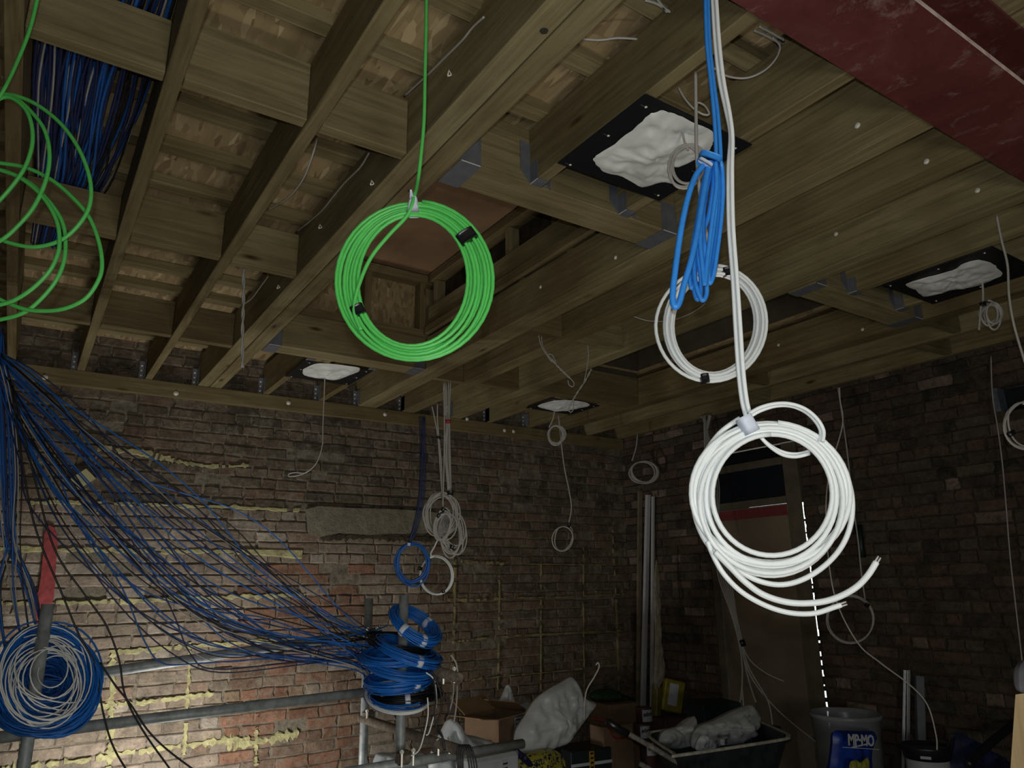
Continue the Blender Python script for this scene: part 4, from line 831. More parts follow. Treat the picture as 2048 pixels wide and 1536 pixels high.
for k in range(40):
    c = CBLUE_LIT if k < 4 else CBLUE if k < 18 else CBLACK if k < 28 else CGREY if k < 32 else CNAVY
    s = rg.random(); yy = rg.uniform(3.72, 4.15)
    end = (rg.uniform(725, 790), rg.uniform(1250, 1370))
    if k < 2: s = 0.0 + .02 * k; end = (760, 1285)
    pts = fan(s, rg.random() * 6, rg.random() * 6, rg.uniform(6, 24) if k % 4 else rg.uniform(30, 55), end)
    y0 = 3.98 + rg.uniform(-.05, .05); n = len(pts)
    P = [PY(u, v, y0 + (yy - y0) * math.sin(math.pi * i / (n - 1)) + (3.74 - y0) * (i / (n - 1))) for i, (u, v) in enumerate(pts)]
    c2_ = c; c = CBLUE if c is CBLUE_LIT else c; nm = {CBLUE: 'blue', CNAVY: 'dark blue', CGREY: 'white', CBLACK: 'black'}[c]
    cable('slack_cable', nm + ' cable sagging across the brick wall from the ceiling to the right coil stack', P, {CBLUE: .0033, CNAVY: .0030, CGREY: .0024, CBLACK: .0029}[c], c2_, group=nm + ' cables of the sagging fan')
# steeper ones
for k in range(22):
    c = rg.choices([CBLUE, CNAVY, CGREY, CBLACK], [8, 8, 4, 2])[0]; a = rg.uniform(-8, 14)
    tgt = rg.choice([(60, 1275), (75, 1262), (45, 1290), (15, 1320), (85, 1265)]); m = rg.uniform(-10, 45)
    P = [PY(u, v, 3.98 - .003 * k) for u, v in [(a, 730), (a + m * .5, 830), (a + m * .6 + 4, 950), (a + 14 + m * .3, 1080), (tgt[0] - 22 + m * .2, 1180), (tgt[0], tgt[1]), (tgt[0] + 12, tgt[1] + 20)]]
    nm = {CBLUE: 'blue', CNAVY: 'dark blue', CGREY: 'white', CBLACK: 'black'}[c]
    cable('slack_cable', nm + ' cable dropping down the left side into the left cable pile', P, {CBLUE: .0036, CNAVY: .0032, CGREY: .0026, CBLACK: .0030}[c], c, group=nm + ' cables into the left pile')
for k in range(10):      # dense start of the fan
    a = rg.uniform(-14, 8); e = rg.choice([(150, 1000), (210, 1050), (100, 980), (60, 1020), (260, 1090), (300, 1060), (330, 1150)])
    P = [PY(u, v, 3.99) for u, v in [(a, 655 + rg.uniform(0, 60)), (a + 10, 760 + rg.uniform(-20, 30)), (e[0] * .35, 850 + rg.uniform(-20, 30)), (e[0] * .68, (850 + e[1]) / 2), (e[0], e[1]), (e[0] + 110, e[1] + 120 + rg.uniform(-20, 20)), (e[0] + 260, min(1320, e[1] + 230)), (560 + rg.uniform(0, 80), 1300 + rg.uniform(-30, 20)), (745, 1310 + rg.uniform(-30, 40))]]
    P = [p + np.array([0, -.25 * i / 8, 0]) for i, p in enumerate(P)]
    c = rg.choices([CNAVY, CBLUE, CBLACK], [6, 5, 2])[0]; nm = {CBLUE: 'blue', CNAVY: 'dark blue', CBLACK: 'black'}[c]
    cable('slack_cable', nm + ' cable sagging across the brick wall from the ceiling to the right coil stack', P, .0033, c, group=nm + ' cables of the sagging fan')
for k, s in enumerate([[(20, 760), (45, 930), (72, 1060), (125, 1190), (158, 1270), (190, 1330), (205, 1420), (225, 1490), (256, 1545)],
                       [(25, 770), (70, 960), (110, 1100), (170, 1190), (212, 1250), (238, 1320), (250, 1390), (285, 1460), (345, 1545)],
                       [(200, 1325), (230, 1370), (262, 1410), (295, 1460), (335, 1500), (395, 1545)]]):
    cable('slack_cable', ['black cable hanging below the left pipe, leftmost of three', 'black cable with an S bend crossing both scaffold pipes', 'black cable leaving the left pile toward the bottom edge'][k], [PY(u, v, 3.7) for u, v in s], .0040, CBLACK, group='black cables below the left pile')

# ------------------------------------------------------------ scaffold stand
def pipe(label, p0, p1, mat=SCAFF, r=.0242, name='scaffold_tube', group='scaffold tubes'):
    return tag(mesh(name, *cyl(p0, p1, r, 20, .0035), mat, None, True), label, 'scaffold tube', group)
def vpole(u, v, y, label, zlow=0.0, r=.0242):
    p = PY(u, v, y); return pipe(label, p, (p[0], p[1], zlow), r=r)
vpole(96, 1208, 3.70, 'upright scaffold tube through the left cable pile', 0.0)
pB = PY(808, 1190, 3.56); vpole(808, 1190, 3.56, 'upright scaffold tube through the right coil stack', 0.0)
vpole(738, 1197, 4.25, 'thinner looking upright scaffold tube behind the right coil stack', 0.0)
pipe('lower horizontal scaffold tube running from the left pile to the right stand', PY(-60, 1482, 3.90), PY(745, 1383, 3.90))
pipe('upper horizontal scaffold tube half hidden by the slack cables', PY(-60, 1385, 4.05), PY(760, 1262, 4.3))
pipe('sloping rusty scaffold tube with its open end by the couplers', PY(722, 1436, 4.28), PY(925, 1502, 3.2), RUST)
pipe('short rusty scaffold tube end sticking out right of the coils', PY(800, 1318, 3.85), PY(918, 1356, 3.2), RUST)
pipe('thick galvanised tube along the bottom edge', PY(690, 1546, 3.5), PY(1045, 1487, 3.66))
def coupler(u, v, y, label):
    c = PY(u, v, y); t = thing('coupler', label, 'scaffold coupler', c, 'scaffold couplers')
    mesh('body', *merge([cyl(c + np.array([-.022, 0, 0]), c + np.array([.022, 0, 0]), .034, 14), cyl(c + np.array([0, 0, -.022]), c + np.array([0, 0, .022]), .036, 14), box_vf(c[0] - .02, c[0] + .02, c[1] - .045, c[1] - .02, c[2] - .02, c[2] + .02, .004)]), RUST, t)
    for s in (-1, 1): mesh('bolt', *merge([cyl(c + np.array([.03 * s, -.05, -.03]), c + np.array([.03 * s, -.05, .045]), .006, 8), cyl(c + np.array([.03 * s, -.05, .03]), c + np.array([.03 * s, -.05, .042]), .011, 6)]), SCREW, t)
coupler(737, 1432, 4.22, 'coupler on the back upright, left of the sloping tube'); coupler(806, 1515, 3.5, 'coupler at the foot of the right upright on the bottom tube')
coupler(878, 1492, 3.45, 'coupler holding the rusty tube above the bottom edge'); coupler(888, 1352, 3.42, 'coupler on the short rusty tube right of the coils'); coupler(738, 1270, 4.22, 'coupler on the back upright hidden among the cables')

# horizontal coils stacked on the right upright
def coil3(name, label, c, R, turns, r, mat, tilt=(0, 0), flat=.035, sx=1.0, tapes=(), seed=0, group='coils stacked on the scaffold', spread=.03, yaw=0, tmat=None, per=34):
    rg = random.Random(seed); t = thing(name, label, 'cable coil', (c[0], c[1], c[2] - flat), group); M = rz(yaw) @ rx(tilt[0]) @ ry(tilt[1]); P = []
    prm = []
    for k in range(turns + 1): prm.append((R - rg.random() * spread * 2, rg.uniform(-flat, flat), rg.uniform(-.012, .012), rg.uniform(-.012, .012), rg.uniform(-.05, .05), rg.uniform(-.05, .05)))
    for k in range(turns):
        a, b = prm[k], prm[k + 1]
        for i in range(per):
            s = i / per; e = s * s * (3 - 2 * s); q = [a[j] * (1 - e) + b[j] * e for j in range(6)]; w = 2 * math.pi * s
            x = q[0] * math.cos(w) * sx + q[2]; y = q[0] * math.sin(w) + q[3]; z = q[1] + q[4] * x + q[5] * y; P.append(c + M @ np.array([x, y, z]))
    mesh('cable', *tube_vf(P, r, 6), mat, t, True)
    for a in tapes:
        w = math.radians(a); p = c + M @ np.array([(R - spread) * math.cos(w) * sx, (R - spread) * math.sin(w), 0]); tg = M @ np.array([-math.sin(w) * sx, math.cos(w), 0])
        band(p, tg, max(flat, spread) * 1.08, .024, tmat or WHITET, t, 'tape_band', 12, 1.0)
    return t
sx0 = PY(822, 1252, 3.5)
coil3('cable_coil', 'top blue coil of the right stack with three white tapes, tilted on the pole', PY(829, 1250, 3.52), .150, 40, .0036, CBLUE_LIT, (.62, .30), .026, 1.0, (215, 268, 25), 1, spread=.030)
coil3('cable_coil', 'black coil just under the top blue coil of the right stack', PY(800, 1288, 3.58), .165, 22, .0032, CBLACK, (.2, .12), .026, 1.1, (), 2, spread=.022)
coil3('cable_coil', 'second blue coil of the right stack, with one white tape in front', PY(815, 1302, 3.52), .175, 38, .0036, CBLUE_LIT, (.28, .28), .024, 1.05, (268,), 3, spread=.026)
coil3('cable_coil', 'blue coil bulging left in the middle of the right stack', PY(782, 1312, 3.56), .155, 34, .0036, CBLUE_LIT, (.2, -.05), .024, 1.1, (), 4, spread=.03)
coil3('cable_coil', 'third blue coil of the right stack, loose and open', PY(800, 1335, 3.52), .165, 32, .0036, CBLUE_LIT, (.30, .12), .024, 1.1, (), 5, spread=.03)
coil3('cable_coil', 'lowest blue coil of the right stack', PY(795, 1360, 3.55), .155, 34, .0036, CBLUE_LIT, (.12, -.10), .026, 1.15, (285,), 6, spread=.026)
coil3('cable_coil', 'black coil near the bottom of the right stack, with a white tape', PY(812, 1385, 3.55), .165, 44, .0032, CBLACK, (.1, -.08), .026, 1.15, (250,), 7, spread=.028)
coil3('cable_coil', 'loose white coil hanging at the bottom of the right stack', PY(795, 1397, 3.5), .165, 7, .0030, CWHITE, (.34, -.06), .018, 1.0, (), 8, spread=.02)
coil3('cable_coil', 'loose blue coil hanging among the white turns under the right stack', PY(795, 1392, 3.53), .165, 12, .0036, CBLUE_LIT, (.30, -.05), .022, 1.0, (), 9, spread=.02)
for k, s in enumerate([[(852, 1345), (868, 1360), (873, 1400), (868, 1430), (858, 1465), (852, 1470)], [(855, 1395), (856, 1430), (848, 1470), (838, 1500), (822, 1512)],
                       [(862, 1340), (880, 1380), (882, 1420), (872, 1455), (885, 1475), (888, 1500)], [(866, 1350), (872, 1400), (868, 1440), (884, 1470), (890, 1500)], [(868, 1365), (890, 1390), (898, 1420), (892, 1435)],
                       [(902, 1310), (912, 1325), (916, 1345)], [(908, 1365), (905, 1400), (895, 1435)], [(915, 1370), (913, 1410), (908, 1445)]]):
    c = [CWHITE, CWHITE, CBLACK, CBLACK, CBLACK, CGREY, CGREY, CGREY][k]
    cable('cable_tail', ['white cable tail hanging right of the coil stack, nearer the couplers', 'long white cable tail reaching down to the bottom tube', 'thick black cable tail hanging in front of the couplers', 'second black cable tail twisted beside the thick one', 'short black cable tail curling to the right of the stack',
          'short grey cable end poking up above the couplers', 'left of two grey cable tails below the couplers', 'right of two grey cable tails below the couplers'][k], [PY(u, v, 3.3 if k < 5 else 3.7) for u, v in s], .0045 if c is not CWHITE else .0035, c, group='cable tails by the right stack')
for k in range(4): cable('hanging_cord', 'black cord looped over the rusty tube at the bottom edge', [PY(u, v, 3.15) for u, v in [(918 + k * 3, 1560), (914 + k * 4, 1510), (918 + k * 5, 1492), (930 + k * 4, 1495), (938 + k * 5, 1530), (940 + k * 4, 1560)]], .004, CBLACK, group='black cords on the rusty tube')

# left pile facing the camera
def pile(label, cu, cv, ru, rv, y, turns, r, mat, seed, spread, rotv, name='cable_coil', cj=12, dy=.06, hub=.25):
    rg = random.Random(seed); t = thing(name, label, 'cable coil', PY(cu, cv + rv, y), 'coils of the left pile'); prm = []
    for k in range(turns + 1):
        s = 1 - spread * rg.random() ** 1.3; prm.append((cu + rg.uniform(-cj, cj), cv + rg.uniform(-cj, cj), ru * s, rv * s * rg.uniform(.85, 1.05), rg.uniform(-rotv, rotv), rg.uniform(-dy, dy)))
    P = []
    for k in range(turns):
        a, b = prm[k], prm[k + 1]
        for i in range(34):
            s = i / 34; e = s * s * (3 - 2 * s); q = [a[j] * (1 - e) + b[j] * e for j in range(6)]; w = -math.pi / 2 + 2 * math.pi * s
            u, v = ell(q[0], q[1], q[2], q[3], q[4], w); P.append(PY(u, v, y + q[5] + .10 * math.sin(w) * -1))
    mesh('cable', *tube_vf(P, r, 6), mat, t, True); return t
pile('outer blue coil of the big left cable pile', 96, 1362, 103, 112, 3.74, 50, .0040, CBLUE_LIT, 1, .30, .25)
pile('middle blue coil of the big left cable pile', 90, 1355, 86, 92, 3.76, 50, .0040, CBLUE, 2, .50, .6, cj=16)
pile('inner dark blue coil of the big left cable pile', 92, 1370, 74, 70, 3.80, 44, .0038, CBLUE, 3, .7, 1.2, cj=20)
pile('innermost blue coil filling the centre of the left cable pile', 96, 1368, 50, 46, 3.86, 34, .0044, CBLUE, 9, .95, 1.4, cj=14)
pile('lower blue coil drooping under the left cable pile', 80, 1412, 100, 60, 3.70, 26, .0036, CBLUE, 6, .4, .35, cj=10)
pile('loose white coil wound over the left blue cable pile', 92, 1362, 96, 110, 3.66, 9, .0028, CWHITE_B, 4, .40, .45, cj=13, dy=.02)
pile('tangled inner white coil of the left cable pile', 98, 1352, 78, 74, 3.66, 8, .0028, CWHITE_B, 5, .62, 1.6, cj=24, dy=.02)

# ------------------------------------------------------------ building materials along the far right
def pillow(pts, y, thick, mat, name, parent=None, seed=0, amp=.02, freq=9, R=10, sub=5, yoff=None):
    P = [np.array(p) for p in smooth([PY(u, v, y + (yoff[i] if yoff else 0)) for i, (u, v) in enumerate(pts)], sub, True)]; n = len(P); c = sum(P) / n; V = []; F = []; sd = np.array([seed * 3.1, seed * 1.7, seed * .9])
    for side in (-1, 1):
        for k in range(R + 1):
            s = k / R
            for i in range(n):
                q = P[i] + (c - P[i]) * s; b = math.sqrt(max(0, 1 - (1 - s) ** 2)) * thick
                nz = (.30 * abs(noise.noise(Vector(q * freq * 5 + sd))) + .5 * (.4 - abs(noise.noise(Vector(np.array([q[0] * 1.5 + q[2], q[1], q[2] - q[0] * .5]) * freq * 1.7 + sd)))) + noise.noise(Vector(q * freq + sd)) + .6 * abs(noise.noise(Vector(q * freq * 2.3 + sd))) + .5 * noise.noise(Vector((q[0] * freq * 4, q[2] * freq, 3 + seed)))) * amp * min(1, s * 4)
                V.append(q + np.array([0, side * b + (nz if side < 0 else 0), 0]))
    for h_ in (0, 1):
        o = h_ * (R + 1) * n
        for k in range(R):
            for i in range(n):
                l = (i + 1) % n; f = (o + k * n + i, o + k * n + l, o + (k + 1) * n + l, o + (k + 1) * n + i); F.append(f if h_ else f[::-1])
    return mesh(name, V, F, mat, parent, True)
def obox(label, u, v, y, w, d, h, yaw, mat, name='cardboard_box', cat='box', tilt=0, group=None, floor=False):
    c = PY(u, v, y); zb = 0.001 if floor else c[2] - h
    M = rz(yaw) @ rx(tilt); t = thing(name, label, cat, (c[0], c[1], zb), group)
    zc_ = c[2] - zb if floor else h
    vf = xform(box_vf(-w / 2, w / 2, -d / 2, d / 2, 0, zc_, .004), M, (c[0], c[1], zb)); o = mesh('body', *vf, mat, t); return t, M, (c[0], c[1], zb), zc_
# open cardboard box
def open_box(label, p, w, d, h, yaw, tilt=0.0, flaps=(40, 130, 60, 110)):
    t = thing('cardboard_box', label, 'box', p); M = rz(yaw) @ ry(tilt); k = .004
    walls = merge([box_vf(-w / 2, w / 2, -d / 2, -d / 2 + k, 0, h), box_vf(-w / 2, w / 2, d / 2 - k, d / 2, 0, h), box_vf(-w / 2, -w / 2 + k, -d / 2 + k, d / 2 - k, 0, h), box_vf(w / 2 - k, w / 2, -d / 2 + k, d / 2 - k, 0, h), box_vf(-w / 2, w / 2, -d / 2, d / 2, 0, k)])
    mesh('body', *xform(walls, M, p), CARD, t)
    for (cx, cy, ax, L, W, ang) in ((0, -d / 2, 'x', w, d * .48, flaps[0]), (0, d / 2, 'x', w, d * .48, flaps[1]), (-w / 2, 0, 'y', d, w * .45, flaps[2]), (w / 2, 0, 'y', d, w * .45, flaps[3])):
        a = math.radians(ang)
        if ax == 'x': f = xform(xform(box_vf(-L / 2, L / 2, 0, W, 0, .004), rx(a)), None, (cx, cy, h))
        else: f = xform(xform(box_vf(0, W, -L / 2, L / 2, 0, .004), ry(-a)), None, (cx, cy, h))
        mesh('flap', *xform(f, M, p), CARD_L, t)
    return t, M
pb = PY(995, 1475, 4.75)
bx, Mb = open_box('open cardboard box with a printed label beside the white sack', (pb[0], pb[1], pb[2]), .36, .30, .155, .35, .0, (165, 35, 172, 150))
L0 = np.array(pb) + Mb @ np.array([.05, -.152, .10]); mesh('label_panel', *xform(box_vf(-.05, .05, -.001, .001, -.04, .04), rz(.35), L0), PAPER, bx)
for i in range(3): mesh('label_print', *xform(box_vf(-.04, .02 + .01 * i, -.0018, -.001, .02 - .025 * i, .028 - .025 * i), rz(.35), L0), DARK, bx)
tb = thing('bench_crate', 'low dark crate standing under the open cardboard box', 'crate', (pb[0], pb[1], 0)); mesh('body', *box_vf(pb[0] - .26, pb[0] + .2, pb[1] - .16, pb[1] + .2, 0.001, pb[2] - .002, .006), DARK, tb)
tag(pillow([(995, 1412), (1003, 1392), (1012, 1372), (1020, 1372), (1026, 1392), (1032, 1415), (1018, 1425)], 4.95, .03, BAGW, 'plastic_bag', None, 1, .02, 14), 'pointed white plastic bag sticking up behind the open cardboard box', 'bag')
tag(pillow([(1030, 1412), (1044, 1408), (1058, 1405), (1060, 1425), (1056, 1442), (1042, 1440), (1035, 1428)], 4.85, .012, PAPER, 'paper_sheet', None, 2, .012, 14), 'crumpled white paper in the open cardboard box', 'paper')
tag(pillow([(1030, 1500), (1030, 1465), (1050, 1430), (1070, 1400), (1095, 1380), (1120, 1366), (1142, 1354), (1152, 1366), (1160, 1385), (1176, 1400), (1190, 1406), (1178, 1425), (1160, 1450), (1140, 1475), (1125, 1490), (1105, 1498), (1075, 1510), (1050, 1512)], 4.45, .13, BAGW, 'plastic_sack', None, 3, .05, 6, 14), 'large crumpled white plastic sack leaning among the boxes', 'sack')
YB, nt, bs = new_mat('yellow printed bag'); nz = mnoise(nt, coords(nt), 34, 3, .6, 1.2)
rr_ = ramp(nt, [(.44, (.012, .014, .05)), (.50, (.42, .38, .05))], nz.outputs['Fac']); nt.links.new(rr_.outputs[0], bs.inputs['Base Color']); bs.inputs['Roughness'].default_value = .4
ys = thing('rubble_bag', 'yellow and black printed bag under the large white sack', 'bag', PY(1085, 1560, 4.3)); pillow([(1040, 1510), (1070, 1502), (1100, 1498), (1122, 1508), (1130, 1530), (1128, 1560), (1090, 1570), (1050, 1565), (1035, 1535)], 4.3, .10, YB, 'bag', ys, 5, .04, 8)
pillow([(1028, 1494), (1040, 1500), (1056, 1515), (1066, 1530), (1058, 1534), (1042, 1520), (1028, 1508)], 4.18, .03, plain('dark printed film', (.02, .02, .06), .4), 'dark_print', ys, 6, .01, 20)
bk = obox('dark green box with a vertical yellow measuring tape stripe', 1162, 1492, 4.6, .34, .28, .3, -.12, plain('dark green carton', (.014, .022, .022), .5), floor=True)
cb = PY(1162, 1492, 4.6); mesh('yellow_stripe', *xform(box_vf(-.02, .02, -.1435, -.1405, .02, cb[2] - .01), rz(-.12), (cb[0], cb[1], 0)), plain('yellow tape stripe', (.40, .24, .02), .5), bk[0])
for i in range(7):
    z_ = cb[2] - .03 - .03 * i; mesh('stripe_mark', *xform(box_vf(-.012, .012, -.1448, -.1436, z_, z_ + .012), rz(-.12), (cb[0], cb[1], 0)), DARK, bk[0])
mesh('grey_stripe', *xform(box_vf(-.171, .171, -.1425, -.1402, cb[2] - .10, cb[2] - .08), rz(-.12), (cb[0], cb[1], 0)), BAGG, bk[0])
obox('tall brown cardboard box below the green net', 1228, 1403, 4.95, .30, .28, .3, -.10, CARD, floor=True)
obox('lower brown cardboard box in front of the tall brown box', 1222, 1448, 4.55, .28, .16, .3, -.05, CARD, floor=True)
rs = PY(1195, 1440, 4.46); tag(mesh('red_strap', *tube_vf(smooth([PY(u, v, 4.44) for u, v in [(1182, 1437), (1200, 1440), (1214, 1446), (1230, 1476), (1255, 1474)]], 5), .006, 6), REDC, None, True), 'short red strap over the brown boxes', 'strap')
tag(pillow([(1182, 1388), (1200, 1378), (1228, 1380), (1250, 1390), (1268, 1396), (1262, 1402), (1215, 1402), (1185, 1400)], 5.0, .09, plain('dark green net', (.012, .04, .016), .7), 'green_net', None, 7, .03, 10), 'dark green netting lying on the tall brown box', 'netting')
# grey polythene over the bench at the foot of the scaffold
tag(pillow([(868, 1500), (885, 1465), (900, 1438), (912, 1446), (925, 1466), (950, 1472), (975, 1480), (1000, 1490), (1022, 1512), (1030, 1560), (960, 1575), (890, 1570), (858, 1540)], 4.35, .16, BAGG, 'polythene_sheet', None, 8, .06, 5, 14), 'grey polythene sheet heaped behind the rusty tube', 'plastic sheet')
pk = thing('wrapped_pack', 'grey wrapped pack with a printed label at the bottom edge', 'pack', PY(985, 1560, 4.05)); c = PY(975, 1505, 4.05)
mesh('wrap', *xform(box_vf(-.17, .17, -.1, .1, -.3, 0, .02), rz(.1), c), BAGG, pk)
mesh('label_panel', *xform(box_vf(.03, .075, -.1025, -.1005, -.12, -.03), rz(.1), c), PAPER, pk)
for i in range(3): mesh('label_print', *xform(box_vf(.035, .07, -.1035, -.1026, -.055 - .025 * i, -.047 - .025 * i), rz(.1), c), DARK, pk)
tag(pillow([(750, 1512), (770, 1505), (800, 1508), (830, 1504), (850, 1512), (850, 1560), (750, 1560)], 4.2, .08, BAGG, 'polythene_bag', None, 9, .04, 8), 'pale polythene bag behind the foot of the right upright', 'bag')
# white trunking leaning in the corner
def lean(label, u0, v0, u1, v1, y0, y1, w, d, mat, name, cat, group=None):
    a = PX(u0, v0, y0); b = PX(u1, v1, y1); tdir = (b - a) / np.linalg.norm(b - a); b = a + tdir * ((a[2] - 0.002) / -tdir[2])
    sx_ = np.array([1.0, 0, 0]); n = np.cross(tdir, sx_); n /= np.linalg.norm(n); V = []
    for p in (a, b):
        for s, q_ in ((-1, -1), (1, -1), (1, 1), (-1, 1)): V.append(p + sx_ * s * w / 2 + n * q_ * d / 2)
    return tag(mesh(name, V, [(0, 1, 2, 3), (7, 6, 5, 4), (0, 4, 5, 1), (1, 5, 6, 2), (2, 6, 7, 3), (3, 7, 4, 0)], mat), label, cat, group)
lean('tall white plastic trunking leaning in the room corner', 1296, 990, 1286, 1412, 4.87, 4.80, .040, .03, PVC, 'trunking', 'trunking', 'trunking in the corner')
lean('second narrower white trunking right behind the tall one', 1306, 993, 1303, 1412, 4.88, 4.82, .022, .02, PVC, 'trunking', 'trunking', 'trunking in the corner')
lean('rough wooden lath leaning left of the white trunking', 1280, 982, 1278, 1260, 4.885, 4.86, .045, .02, plain('pale rough wood', (.20, .16, .10), .85, 0, .3, 15), 'lath', 'lath')
tag(pillow([(1312, 1120), (1318, 1150), (1320, 1230), (1322, 1300), (1330, 1345), (1318, 1375), (1308, 1370), (1310, 1280), (1308, 1180)], 4.72, .025, plain('torn plaster edge', (.26, .23, .17), .9, 0, .3, 20), 'torn_lining', None, 10, .02, 14), 'torn pale lining strip right of the white trunking', 'lining')
# tins
for k, (u, v, r) in enumerate([(1287, 1414, .062), (1283, 1446, .062), (1296, 1480, .066)]):
    yy = 4.55 - .03 * k; c = PY(u, v, yy); hgt = [.115, .13, .9][k]
    z0 = c[2] - hgt if k < 2 else 0.001
    if k == 2: hgt = c[2]
    t = thing('paint_tin', ['top tin of the corner stack with a white lettered label', 'middle tin of the corner stack with a white lettered label', 'bottom drum of the corner stack with a white lettered label'][k], 'tin', (c[0], c[1], z0), 'stacked tins')
    mesh('body', *lathe([(0, 0), (r, 0), (r, hgt - .004), (r * 1.03, hgt), (r * .9, hgt), (r * .88, hgt - .006), (0, hgt - .006)], (c[0], c[1], z0), 28), plain('dark red tin', (.12, .06, .06), .45, .3), t, True)
    lh = .085; zl = z0 + hgt - .012 - lh; V = []; F = []
    for i in range(13):
        w_a = math.radians(-150 + i * 10) + .1; V += [(c[0] + (r + .001) * math.cos(w_a), c[1] + (r + .001) * math.sin(w_a), zl), (c[0] + (r + .001) * math.cos(w_a), c[1] + (r + .001) * math.sin(w_a), zl + lh)]
        if i: F.append((2 * i - 2, 2 * i, 2 * i + 1, 2 * i - 1))
    mesh('label_panel', V, F, PAPER, t)
    text('eeber', DARK, .045, frame_m((c[0] - .02, c[1] - r - .003, zl + .055), (1, 0.05, 0), (0, 0, 1)), t, 'lettering', .001, .9, .008)
# yellow pack on the pile in the corner
yp = thing('yellow_pack', 'yellow pack with a grey label leaning in the corner right of the tins', 'pack', PY(1335, 1425, 4.75)); c = PY(1345, 1390, 4.75); M = rz(-.25) @ ry(.25)
mesh('body', *xform(box_vf(-.095, .095, -.03, .03, -.13, .12, .01), M, c), plain('yellow film', (.25, .21, .02), .5, 0, .3, 20), yp)
mesh('label_panel', *xform(box_vf(-.055, .03, -.033, -.0305, -.08, .09), M, c), BAGG, yp)
pk2 = thing('yellow_pack', 'second yellow pack standing edge-on behind the first, beside the trunking', 'pack', PY(1312, 1430, 4.8)); c = PY(1313, 1397, 4.8)
mesh('body', *xform(box_vf(-.035, .035, -.03, .03, -.14, .1, .01), rz(.2) @ ry(.2), c), plain('olive film', (.17, .15, .02), .5, 0, .3, 20), pk2)
obox('reddish sack-like block under the yellow packs', 1345, 1432, 4.7, .34, .22, .3, -.1, plain('reddish brown block', (.085, .045, .035), .8, 0, .3, 15), 'rubble_block', 'block', floor=True)
obox('dark green crate behind the wheelbarrow', 1425, 1402, 3.95, .30, .26, .3, -.3, plain('dark green plastic', (.007, .026, .024), .5), 'plastic_crate', 'crate', floor=True)
# wheelbarrow
zr = -0.82
Rm = [PZ(u, v, zr) for u, v in [(1348, 1507), (1362, 1510), (1560, 1480), (1574, 1473), (1572, 1467), (1512, 1441), (1490, 1440), (1320, 1462), (1300, 1468), (1302, 1476)]]
wbw = thing('wheelbarrow', 'black wheelbarrow tray with a pale splashed rim, full of plastic bags', 'wheelbarrow', (sum(Rm) / len(Rm))[:2].tolist() + [0])
ctr = sum(Rm) / len(Rm); n = len(Rm)
TRAY = plain('splashed black tray', (.016, .02, .024), .45, 0, .6, 14); RIMM = plain('cement splashed rim', (.34, .33, .27), .8, 0, .3, 30)
Vt = [p for p in Rm] + [ctr + (p - ctr) * np.array([.72, .72, 0]) + np.array([0, 0, -.26]) for p in Rm] + [ctr + np.array([0, 0, -.28])] + [ctr + (p - ctr) * np.array([.96, .96, 1]) for p in Rm] + [ctr + (p - ctr) * np.array([.68, .68, 0]) + np.array([0, 0, -.24]) for p in Rm] + [ctr + np.array([0, 0, -.25])]
Ft = [(i, (i + 1) % n, n + (i + 1) % n, n + i) for i in range(n)] + [(n + i, n + (i + 1) % n, 2 * n) for i in range(n)] + [(2 * n + 1 + i, 2 * n + 1 + (i + 1) % n, 3 * n + 1 + (i + 1) % n, 3 * n + 1 + i) for i in range(n)] + [(3 * n + 1 + i, 3 * n + 1 + (i + 1) % n, 4 * n + 1) for i in range(n)]
mesh('tray', Vt, Ft, TRAY, wbw, False); mesh('rim', *tube_vf(smooth(Rm, 5, True), .0085, 8, True), RIMM, wbw, True)
HDL = plain('dirty handle', (.15, .14, .12), .8, 0, .5, 40); h0 = PY(1216, 1444, 3.05); h1 = PZ(1400, 1552, zr - .12)
for k, s in enumerate((0, .5)):
    off = np.array([.62, .25, -.5]) * s; hd = mesh('handle', *tube_vf([h0 + off, (h0 + h1) / 2 + off + np.array([0, 0, .004]), h1 + off], .013, 10), HDL, wbw, True)
    if k == 0: e = (h1 - h0) / np.linalg.norm(h1 - h0); mesh('grip', *tube_vf([h0 - e * .01, h0 + e * .05, h0 + e * .12], .017, 10), BLACKT, hd, True)
wc = ctr + np.array([.35, -.1, 0]); mesh('wheel', *xform(lathe([(.10, -.03), (.17, -.035), (.18, 0), (.17, .035), (.10, .03), (.10, -.03)], (0, 0, 0), 24), rx(math.pi / 2), (wc[0], wc[1], .182)), BLACKT, wbw, True)
mesh('undercarriage', *merge([tube_vf([h1, np.array([wc[0], wc[1] - .06, .182])], .014, 8), tube_vf([h1 + np.array([.1, .3, 0]), np.array([wc[0], wc[1] + .06, .182])], .014, 8), tube_vf([ctr + np.array([-.2, -.15, -.27]), np.array([ctr[0] - .25, ctr[1] - .2, .01])], .014, 8), tube_vf([ctr + np.array([-.2, .2, -.27]), np.array([ctr[0] - .25, ctr[1] + .25, .01])], .014, 8)]), RUST, wbw, True)
BAGD = plain('cloudy plastic bag', (.42, .44, .43), .4, 0, .2, 10)
tag(pillow([(1318, 1480), (1328, 1462), (1350, 1455), (1368, 1448), (1388, 1432), (1392, 1450), (1390, 1475), (1380, 1492), (1350, 1498), (1325, 1490)], 3.3, .07, BAGD, 'plastic_bag', None, 11, .04, 9), 'cloudy plastic bag in the left of the wheelbarrow', 'bag', 'bags in the wheelbarrow')
